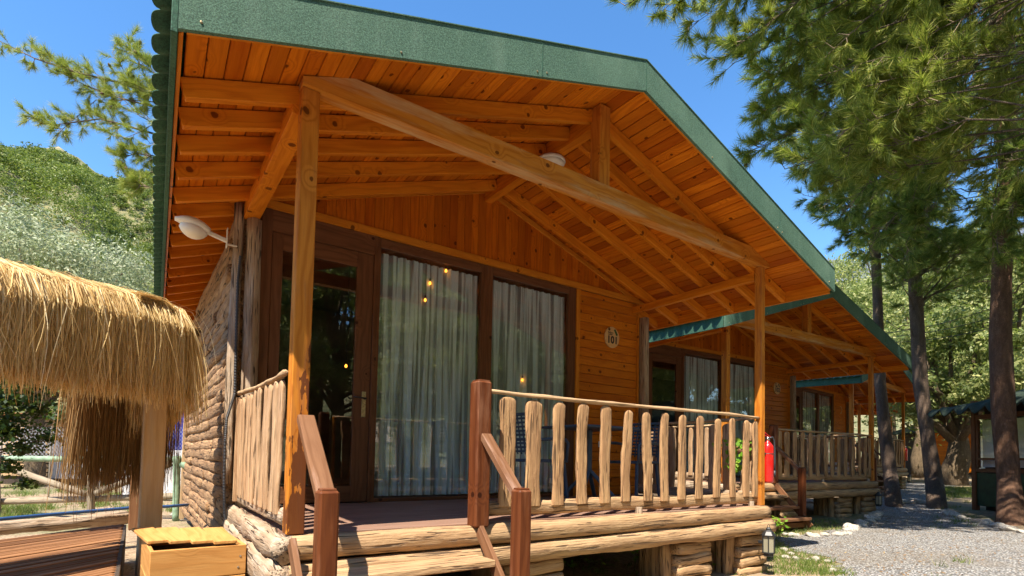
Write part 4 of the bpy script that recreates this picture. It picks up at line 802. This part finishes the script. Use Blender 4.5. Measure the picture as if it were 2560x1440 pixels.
# awning
AU = Vector((.77, .64, 0)); AW = Vector((-.64, .77, 0)); A0 = Vector((-.62, 1.66, 0)); FAR = .62
t = thing('straw_awning', 'straw thatched awning on square posts left of the cabin', 'awning', (A0.x, A0.y, -.7)); sh = np.array((A0.x, A0.y, -.7))
def ztop(s): return 1.66+.075*min(s, .1)-.10*max(0, s-.05)
def strands(paths, wd, m, name, jit=1):
    n, k, _ = paths.shape; side = rnd_unit(n); side[:, 2] *= .2; side = unit(side)*(wd*RNG.uniform(.5, 1.4, n))[:, None]; w_ = np.linspace(1, .45, k)[None, :, None]
    V = np.stack([paths-side[:, None]*w_, paths+side[:, None]*w_], 2).reshape(-1, 3); o = (np.arange(n)*k*2)[:, None, None]; q = (np.arange(k-1)*2)[None, :, None]+np.array([0, 1, 3, 2])[None, None]
    return npmesh(name, V-sh, (o+q).reshape(-1, 4), m, t)
def curtain_paths(n, org, along, out, s0, s1, zt, hem, hemvar, over=.45, bulge=.05, k=8, drift=.05):
    s = RNG.uniform(s0, s1, n); L = []; clump = .03*np.sin(s*23)+.02*np.sin(s*57+1)
    z0 = np.array([zt(x) for x in s])+RNG.uniform(-.05, .035, n); hm = hem+RNG.normal(0, hemvar, n)+clump*1.2; dr = RNG.normal(0, drift, n); lay = RNG.uniform(-.09, .045, n); wv1 = RNG.uniform(0, .022, n); wv2 = RNG.uniform(0, 6, n)
    for q in range(k):
        f = q/(k-1); g = min(1, f/.34)
        o_ = -over*(1-g)**1.2+bulge*math.sin(min(1, f*1.6)*1.57)+lay*g; z = np.where(f < .34, z0+.03*math.sin(g*3.14)-.14*g**2.2, 0)
        if f >= .34: h = (f-.34)/.66; z = z0-.14+(hm-z0+.14)*h
        x = s+dr*max(0, f-.12)*1.2+wv1*np.sin(f*5+wv2)+.012*np.sin(f*7+s*40)
        L.append(np.array(tuple(org))[None]+np.array(tuple(along))[None]*x[:, None]+np.array(tuple(out))[None]*(o_*np.ones(n) if np.isscalar(o_) else o_)[:, None]+np.array([0, 0, 1.])[None]*z[:, None])
    return np.stack(L, 1)
strands(curtain_paths(13500, A0, AU, -AW, -2.6, .24, ztop, .915, .05, over=.5, drift=.085), .0037, M['straw'], 'near_straw')
strands(curtain_paths(2300, A0+AU*.26, AW, AU, -.02, FAR, lambda s: 1.60-.05*s, .80, .09, over=.45, drift=.08), .0042, M['straw'], 'end_straw')
strands(curtain_paths(2900, A0+AW*FAR, AU, AW, -.12, .72, lambda s: 1.55, .27, .13, over=.3, drift=.07), .0032, M['strawshade'], 'far_straw')
strands(curtain_paths(260, A0, AU, -AW, -2.4, .28, ztop, .87, .11, over=.4, bulge=.1, drift=.22), .003, M['straw'], 'loose_straw')
b = MB(); zc = lambda s, d: Vector(A0)+AU*s+AW*d-Vector(sh)
core = [zc(-2.6, .02), zc(.22, .02), zc(.22, FAR-.02), zc(-2.6, FAR-.02)]; b.prism([Vector((p.x, p.y, 1.02+.7)) for p in core], (0, 0, .50)); b.build('thatch_core', M['strawshade'], t)
b = MB(); b.beam(zc(-2.6, .06)+Vector((0, 0, 1.25)), zc(.3, .06)+Vector((0, 0, 1.25)), .08, .08); b.beam(zc(-2.6, FAR-.06)+Vector((0, 0, 1.25)), zc(.3, FAR-.06)+Vector((0, 0, 1.25)), .08, .08); b.build('roof_beam', M['oldpole'], t)
for (x, y, d_, w_) in ((377, 1250, 4.28, .15),):
    p = at(x, y, d_); b = MB(); b.box((p.x-sh[0], p.y-sh[1], .86), (w_, w_, 1.70), R=Matrix.Rotation(.05, 3, 'Z'), ch=.008); b.build('awning_post', M['newpost'], t)
for (x, y, d_, z0) in ((338, 1250, 5.2, -.30),):
    p = at(x, y, d_); b = MB(); b.box((p.x-sh[0], p.y-sh[1], (z0+.7+1.65)/2), (.09, .10, 1.65-z0-.7), ch=.008); b.build('awning_post', M['slat'], t)
# dark leafy branches under the awning
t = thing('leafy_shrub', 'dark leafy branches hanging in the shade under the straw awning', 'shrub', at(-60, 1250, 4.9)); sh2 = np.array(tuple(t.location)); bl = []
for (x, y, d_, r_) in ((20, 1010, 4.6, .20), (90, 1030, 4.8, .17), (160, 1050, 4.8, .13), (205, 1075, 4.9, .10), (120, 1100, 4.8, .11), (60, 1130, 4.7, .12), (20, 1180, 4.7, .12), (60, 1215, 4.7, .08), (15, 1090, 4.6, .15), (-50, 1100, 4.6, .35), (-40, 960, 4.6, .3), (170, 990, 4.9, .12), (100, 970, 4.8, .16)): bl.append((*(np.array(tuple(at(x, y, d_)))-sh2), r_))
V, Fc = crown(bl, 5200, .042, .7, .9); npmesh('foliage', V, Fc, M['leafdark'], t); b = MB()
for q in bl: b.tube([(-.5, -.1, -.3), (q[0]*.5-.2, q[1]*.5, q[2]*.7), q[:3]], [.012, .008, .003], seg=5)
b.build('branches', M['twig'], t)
# pole fence with wire netting
def fp(x, y, d_): return at(x, y, d_)
t = thing('pole_fence', 'round pole fence with diagonal braces behind the platform', 'fence', fp(228, 1300, 9)-Vector((0, 0, .02))); o_ = Vector(t.location)
def pole(a, c, r, m, nm): b = MB(); b.log(Vector(a)-o_, Vector(c)-o_, r, n=14, seg=10, nz=.1, nf=2); b.build(nm, M[m], t, smooth=True)
for x, top_, m, bt in ((228, 1128, 'oldpole', 1300), (440, 1140, 'greenpole', 1300), (-10, 1130, 'oldpole', 1300), (520, 1140, 'greenpole', 1300)): pole(fp(x, bt, 9), fp(x+2, top_, 9), .058, m, 'fence_post')
pole(fp(-60, 1146, 9.1), fp(560, 1150, 9.1), .05, 'greenpole', 'rail'); pole(fp(-60, 1256, 9.1), fp(560, 1236, 9.1), .055, 'oldpole', 'rail')
pole(fp(10, 1166, 9.0), fp(216, 1236, 9.0), .055, 'oldpole', 'brace'); pole(fp(240, 1234, 9.0), fp(425, 1160, 9.0), .055, 'oldpole', 'brace'); pole(fp(455, 1160, 9.0), fp(530, 1192, 9.0), .055, 'greenpole', 'brace')
b = MB()
A_, B_, Cc = fp(-60, 1150, 11.5), fp(560, 1150, 11.5), fp(-60, 1068, 11.5); U_ = (B_-A_); Ln = U_.length; U_ = U_/Ln; H_ = (Cc-A_).length
t2 = thing('wire_fence', 'diamond mesh wire fence beyond the pole fence', 'fence', A_-Vector((0, 0, 1.0)))
k = 0.
while k < Ln:
    for sg in (1, -1):
        p0 = A_+U_*k; p1 = p0+U_*sg*H_+Vector((0, 0, H_)); b.tube([p0-Vector(t2.location), p1-Vector(t2.location)], .0035, seg=3, cap=False)
    k += .085
b.build('wire_mesh', M['wire'], t2)
for k in range(5):
    b = MB(); p0 = A_+U_*Ln*(k+.5)/5-Vector(t2.location); b.tube([p0-Vector((0, 0, 1.2)), p0+Vector((0, 0, H_+.03))], .02); b.build('wire_post', M['steel'], t2)
# things beyond the fence
p = at(445, 1100, 13); t = thing('water_tank', 'tall blue water tank on a white plinth beyond the awning', 'tank', (p.x, p.y, gzs(p.x, p.y))); Rz = Matrix.Rotation(-YAW, 3, 'Z'); b = MB(); b.box((0, 0, 1.85), (1.3, 1.3, 1.5), R=Rz, ch=.08); b.build('tank_body', M['blue'], t); b = MB(); b.box((0, 0, .56), (1.5, 1.5, 1.12), R=Rz, ch=.01); b.build('plinth', M['paint'], t)
b = MB(); b.beam((-.66, -.7, 1.2), (-.66, -.7, 2.7), .04, .04, up=(1, 0, 0)); b.build('tank_pipe', M['paint'], t)
p = at(85, 1100, 15.5); t = thing('slatted_shed', 'low wooden slatted shed with a pale panel beyond the wire fence', 'shed', (p.x, p.y, gzs(p.x, p.y)), -YAW); b = MB()
for k in range(13): b.bb(-1.3, 1.2, -.02, .02, .25+k*.13, .34+k*.13)
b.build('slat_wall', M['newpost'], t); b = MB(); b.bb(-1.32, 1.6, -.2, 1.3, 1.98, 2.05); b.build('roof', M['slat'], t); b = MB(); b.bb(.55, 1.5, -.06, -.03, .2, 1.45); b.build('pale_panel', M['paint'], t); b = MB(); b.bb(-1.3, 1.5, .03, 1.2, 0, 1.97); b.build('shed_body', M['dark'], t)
A_ = onplane(-120, 1329, 2, -.33); B_ = onplane(322, 1292, 2, -.33); b = MB(); b.log(A_-Vector((0, 0, .02)), B_, .085, .07, n=40, nz=.4, nf=2.2, bow=.02); b.build('kerb_log', M['oldlog'], None, smooth=True, label='old grey log lying along the back edge of the platform', category='log')
b = MB(); b.tube([onplane(x, y, 2, -.27) for x, y in ((-120, 1308), (0, 1298), (110, 1288), (215, 1279), (320, 1270), (420, 1266), (470, 1262))], .02, seg=8); b.build('hose', M['hose'], None, smooth=True, label='blue hose running along the ground behind the platform', category='hose')
# ------------------------------------------------------------------ kiosk at the right
K0 = at(2440, 1277, 12); K0.z = gzs(K0.x, K0.y); ky = -fw0.copy(); kx = rt0.copy(); RK = Matrix((kx, ky, Vector((0, 0, 1)))).transposed(); t = thing('kiosk', 'dark timber kiosk with scalloped green roof at the right edge', 'kiosk', K0); t.rotation_euler = RK.to_euler(); Lk, Wk, Hk = 4.2, 3.0, 2.42
# local frame is left handed if ky = -forward and kx = right, so mirror the y axis instead
t.rotation_euler = (0, 0, -YAW)
def kb(x0, x1, y0, y1, z0, z1, name, m, **k): b = MB(); b.bb(x0, x1, -y1, -y0, z0, z1, **k); return b.build(name, m, t)
for y in (0, 1.35, 2.7, 4.05): kb(-.05, .05, y-.05, y+.05, -.05, Hk, 'post', M['frame'])
kb(-.02, .02, .06, 1.29, .1, .82, 'panel', M['gpanel']); kb(-.02, .02, 1.41, 2.64, .1, .82, 'panel', M['gpanel']); kb(-.04, .04, .055, 4.0, .84, .92, 'sill', M['frame']); kb(-.04, .04, .055, 4.0, 2.0, 2.1, 'head_beam', M['frame'])
for y0, y1 in ((.06, 1.29), (1.41, 2.64)):
    b = MB(); b.bb(-.035, .035, -y1, -y1+.05, .93, 1.99); b.bb(-.035, .035, -y0-.05, -y0, .93, 1.99); b.bb(-.035, .035, -y1+.051, -y0-.051, 1.1, 1.15); w_ = b.build('window', M['frame'], t); b = MB(); b.bb(-.005, .005, -y1+.05, -y0-.05, 1.151, 1.99, ch=.001); b.build('pane', M['glass'], w_)
    b = MB(); b.bb(.10, .12, -y1+.02, -y0-.02, .95, 1.98); b.build('blind', M['paint'], w_)
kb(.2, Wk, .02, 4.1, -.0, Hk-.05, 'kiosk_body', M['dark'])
V = []; ny = 200; ys = np.linspace(-.32, 4.9, ny); xs_ = [-.78, -.7, -.2, .7, 1.5]
for x in xs_: V.append(np.stack([np.full(ny, x)-(.05*np.abs(np.sin(ys*8)) if x < -.72 else 0), -ys, Hk-.18+.36*(x+.78)*np.clip((ys+.32)/1.4, 0.0, 1)-(.10*np.abs(np.sin(ys*8))+.05 if x < -.72 else 0)+.02*np.cos(ys*16)], 1))
V = np.concatenate(V); V2 = V-np.array([0, 0, .03]); n = len(xs_); i, j = np.meshgrid(np.arange(n-1), np.arange(ny-1), indexing='ij'); a = (i*ny+j).ravel(); q = np.stack([a, a+1, a+ny+1, a+ny], 1)
e_ = np.arange(ny-1); ends_ = np.concatenate([np.stack([e_, e_+n*ny, e_+n*ny+1, e_+1], 1), np.stack([np.arange(n-1)*ny, (np.arange(n-1)+1)*ny, (np.arange(n-1)+1)*ny+n*ny, np.arange(n-1)*ny+n*ny], 1)])
npmesh('roof', np.concatenate([V, V2]), np.concatenate([q, q[:, ::-1]+n*ny, ends_]), M['darkroof'], t, smooth=True)
# far hut
p = at(2400, 1135, 29); t = thing('far_hut', 'small distant orange timber hut behind the olive trunk', 'hut', (p.x, p.y, gzs(p.x, p.y)), -YAW); b = MB(); [b.bb(-1.8, .75, -.02, .02, .2+k*.14, .335+k*.14) for k in range(15)]; b.build('board_wall', M['hboard'], t)
b = MB(); b.bb(.8, 1.6, -.03, .02, .3, 2.2); b.build('window', M['paint'], t); b = MB(); b.bb(.75, .85, -.08, .05, .05, 2.3); b.bb(1.6, 1.7, -.08, .05, .05, 2.3); b.build('door_post', M['frame'], t)
b = MB(); b.prism([(-2.3, -.6, 2.3), (2.0, -.6, 2.3), (0, -.6, 3.2)], (0, 3, 0)); b.build('roof', M['darkroof'], t); b = MB(); b.bb(-1.8, 1.7, .03, 2.2, 0, 2.28); b.build('hut_body', M['dark'], t)
# ------------------------------------------------------------------ stones, grass, small plants
import bmesh
def rock_mesh(seed):
    bm = bmesh.new(); bmesh.ops.create_icosphere(bm, subdivisions=3, radius=1); o = Vector((seed*7.1, seed*3.3, 0))
    for v in bm.verts: v.co *= 1+.35*noise.noise(v.co*1.1+o)+.12*noise.noise(v.co*3+o); v.co.z *= .62
    me = bpy.data.meshes.new('rock'); bm.to_mesh(me); bm.free(); me.polygons.foreach_set('use_smooth', [True]*len(me.polygons)); return me
rocks = [rock_mesh(k) for k in range(6)]
for r in rocks[:4]: r.materials.append(M['stone'])
for r in rocks[4:]: r.materials.append(M['stone2'])
def rock(p, s_, k, lab, grp):
    o = link('rock', rocks[k], None, label=lab, category='rock', group=grp); o.location = (p.x, p.y, gzs(p.x, p.y)+s_*.22); o.scale = (s_*random.uniform(.85, 1.3), s_*random.uniform(.7, 1.05), s_*random.uniform(.75, 1.1)); o.rotation_euler = (random.uniform(-.2, .2), random.uniform(-.2, .2), random.uniform(0, 6))
def line_of(pts, n, s0, s1, lab, grp, ks=(0, 1, 2, 3)):
    g = [gpt(*q) for q in pts]
    for k in range(n):
        q = poly_at(g, min(.999, (k+.5)/n)); q = q+Vector((random.uniform(-.06, .06), random.uniform(-.05, .05), 0)); rock(q, random.uniform(s0, s1), random.choice(ks), lab, grp)
line_of(((2198, 1284), (2180, 1296), (2150, 1316), (2120, 1328)), 22, .06, .12, 'pale stone in the border along the left side of the gravel path', 'left border stones')
line_of(((2130, 1334), (2080, 1340), (2010, 1342), (1960, 1340)), 9, .05, .10, 'pale stone lying in the grass below the second cabin steps', 'stones below the second cabin')
line_of(((1955, 1374), (1975, 1398), (2060, 1402), (2090, 1432)), 9, .03, .065, 'small stone at the grassy near edge of the gravel path', 'near edge stones')
line_of(((2352, 1278), (2390, 1292), (2450, 1308), (2500, 1318), (2600, 1345)), 17, .05, .13, 'rounded stone in the border along the right side of the gravel path', 'right border stones', (0, 1, 2, 4))
line_of(((2235, 1262), (2290, 1258), (2330, 1262)), 9, .08, .14, 'flat stone in the edging before the third cabin', 'stones before the third cabin', (1, 3, 4, 5))
line_of(((1960, 1262), (2100, 1252), (2160, 1262)), 7, .06, .13, 'rock lying under the second cabin deck', 'rocks under the second cabin')
for x, y, s_, lab in ((1622, 1392, .085, 'grey rock in the dark soil left of the middle pier'), (1652, 1400, .06, 'smaller grey rock touching the left of the middle pier'), (1480, 1372, .05, 'half buried stone under the nearest deck'), (440, 1292, .12, 'flat grey rock on the soil beside the awning post')): rock(gpt(x, y), s_, random.randrange(4), lab, 'rocks in the soil')
def grass(n, px0, px1, py0, py1, h, name, lab, m='grass', dens=None, keep=None):
    P = []
    while len(P) < n:
        c = gpt(random.uniform(px0, px1), random.uniform(py0, py1))
        if keep and not keep(c): continue
        for _ in range(16): P.append((c.x+random.gauss(0, .05), c.y+random.gauss(0, .05), gzs(c.x, c.y)))
    P = np.array(P); d = rnd_unit(len(P)); d[:, 2] = np.abs(d[:, 2])+.9; d = unit(d); s_ = unit(np.cross(d, rnd_unit(len(P))))*.004; L = (h*RNG.uniform(.4, 1.2, len(P)))[:, None]
    V = np.stack([P-s_, P+s_, P+d*L], 1).reshape(-1, 3); npmesh(name, V, np.arange(len(V)).reshape(-1, 3), M[m], kind='stuff', label=lab, category='grass')
arr = np.array(poly); onpath = lambda c: bool(inpoly(np.array([c.x]), np.array([c.y]), poly)[0])
grass(5200, 1925, 2120, 1300, 1440, .07, 'grass', 'short grass between the nearest cabin and the gravel path', keep=lambda c: not onpath(c))
grass(9000, 2330, 2445, 1185, 1245, .12, 'lawn', 'sunlit green lawn beyond the path under the olive trees')
grass(9000, 0, 480, 1160, 1300, .16, 'weeds', 'low green weeds on the dry soil behind the pole fence', keep=lambda c: noise.noise(Vector((c.x, c.y, 0))*.6) > .05)
grass(1200, 1350, 1900, 1385, 1440, .05, 'sparse_weeds', 'sparse weeds in the dark soil under the porch deck')
def sprout(x, y, h, lab, nl=9, m='leafbright', r=.05):
    p = gpt(x, y); t = thing('sprout', lab, 'plant', p); b = MB(); tp = Vector((random.uniform(-.05, .05), 0, h)); b.tube([(0, 0, -.02), tp*.5+Vector((.012, 0, 0)), tp], .003, seg=5); b.build('stem', M['leafdark'], t)
    P = np.array([tuple(tp*random.uniform(.55, 1.0)+Vector((random.gauss(0, r*.5), random.gauss(0, r*.5), random.gauss(0, r*.3)))) for _ in range(nl)]); V, Fc = leaves(P, np.tile([0, -.4, 1.], (nl, 1)), .055, .55, .5); npmesh('foliage', V, Fc, M[m], t)
for x, y, h, nl, lab in ((1435, 1436, .13, 9, 'little green sprout nearest the steps under the deck'), (1472, 1428, .16, 6, 'thin tall sprout second from the steps'), (1500, 1432, .15, 4, 'bare thin sprout under the middle of the deck'), (1585, 1428, .24, 12, 'taller leafy sprout left of the middle pier'), (1640, 1434, .09, 14, 'low leafy sprout at the foot of the middle pier')): sprout(x, y, h, lab, nl)
for x, y, h, nl, r_, lab in ((1797, 1425, .18, 70, .10, 'bright green weed between the two right piers'), (1935, 1338, .20, 130, .16, 'bright green leafy weed by the second cabin stairs'), (1965, 1318, .15, 70, .14, 'small green weed at the foot of the stair rail'), (488, 1312, .2, 60, .1, 'green weed at the foot of the log wall'), (452, 1290, .3, 80, .14, 'leafy weed by the back corner of the nearest cabin'), (2238, 1230, .5, 120, .2, 'bright shrub at the foot of the third cabin')): sprout(x, y, h, lab, nl, r=r_)
P = []
while len(P) < 3200:
    x, y = random.uniform(2, 20), random.uniform(-6, 5)
    if inpoly(np.array([x]), np.array([y]), poly)[0] and noise.noise(Vector((x*.8, y*.8, 1))) > -.15: P.append((x, y, gzs(x, y)+.012))
P = np.array(P); V, Fc = leaves(P, np.tile([0, 0, 1.], (len(P), 1)), .045, .3, .25); npmesh('leaf_litter', V, Fc, M['litter'], kind='stuff', label='dry brown leaves and needles scattered over the gravel path', category='leaf litter')
# overhead wires between the trees
b = MB()
for (x0, y0, x1, y1) in ((2160, 846, 2560, 770), (2150, 858, 2560, 800), (2170, 838, 2560, 742)): A_, B_ = at(x0, y0, 17), at(x1, y1, 14); b.tube([A_.lerp(B_, k/12)-Vector((0, 0, .18*math.sin(3.14*k/12))) for k in range(13)], .010, seg=5)
b.build('overhead_wires', M['black'], None, label='thin overhead wires strung between the pine trunks', category='wires')
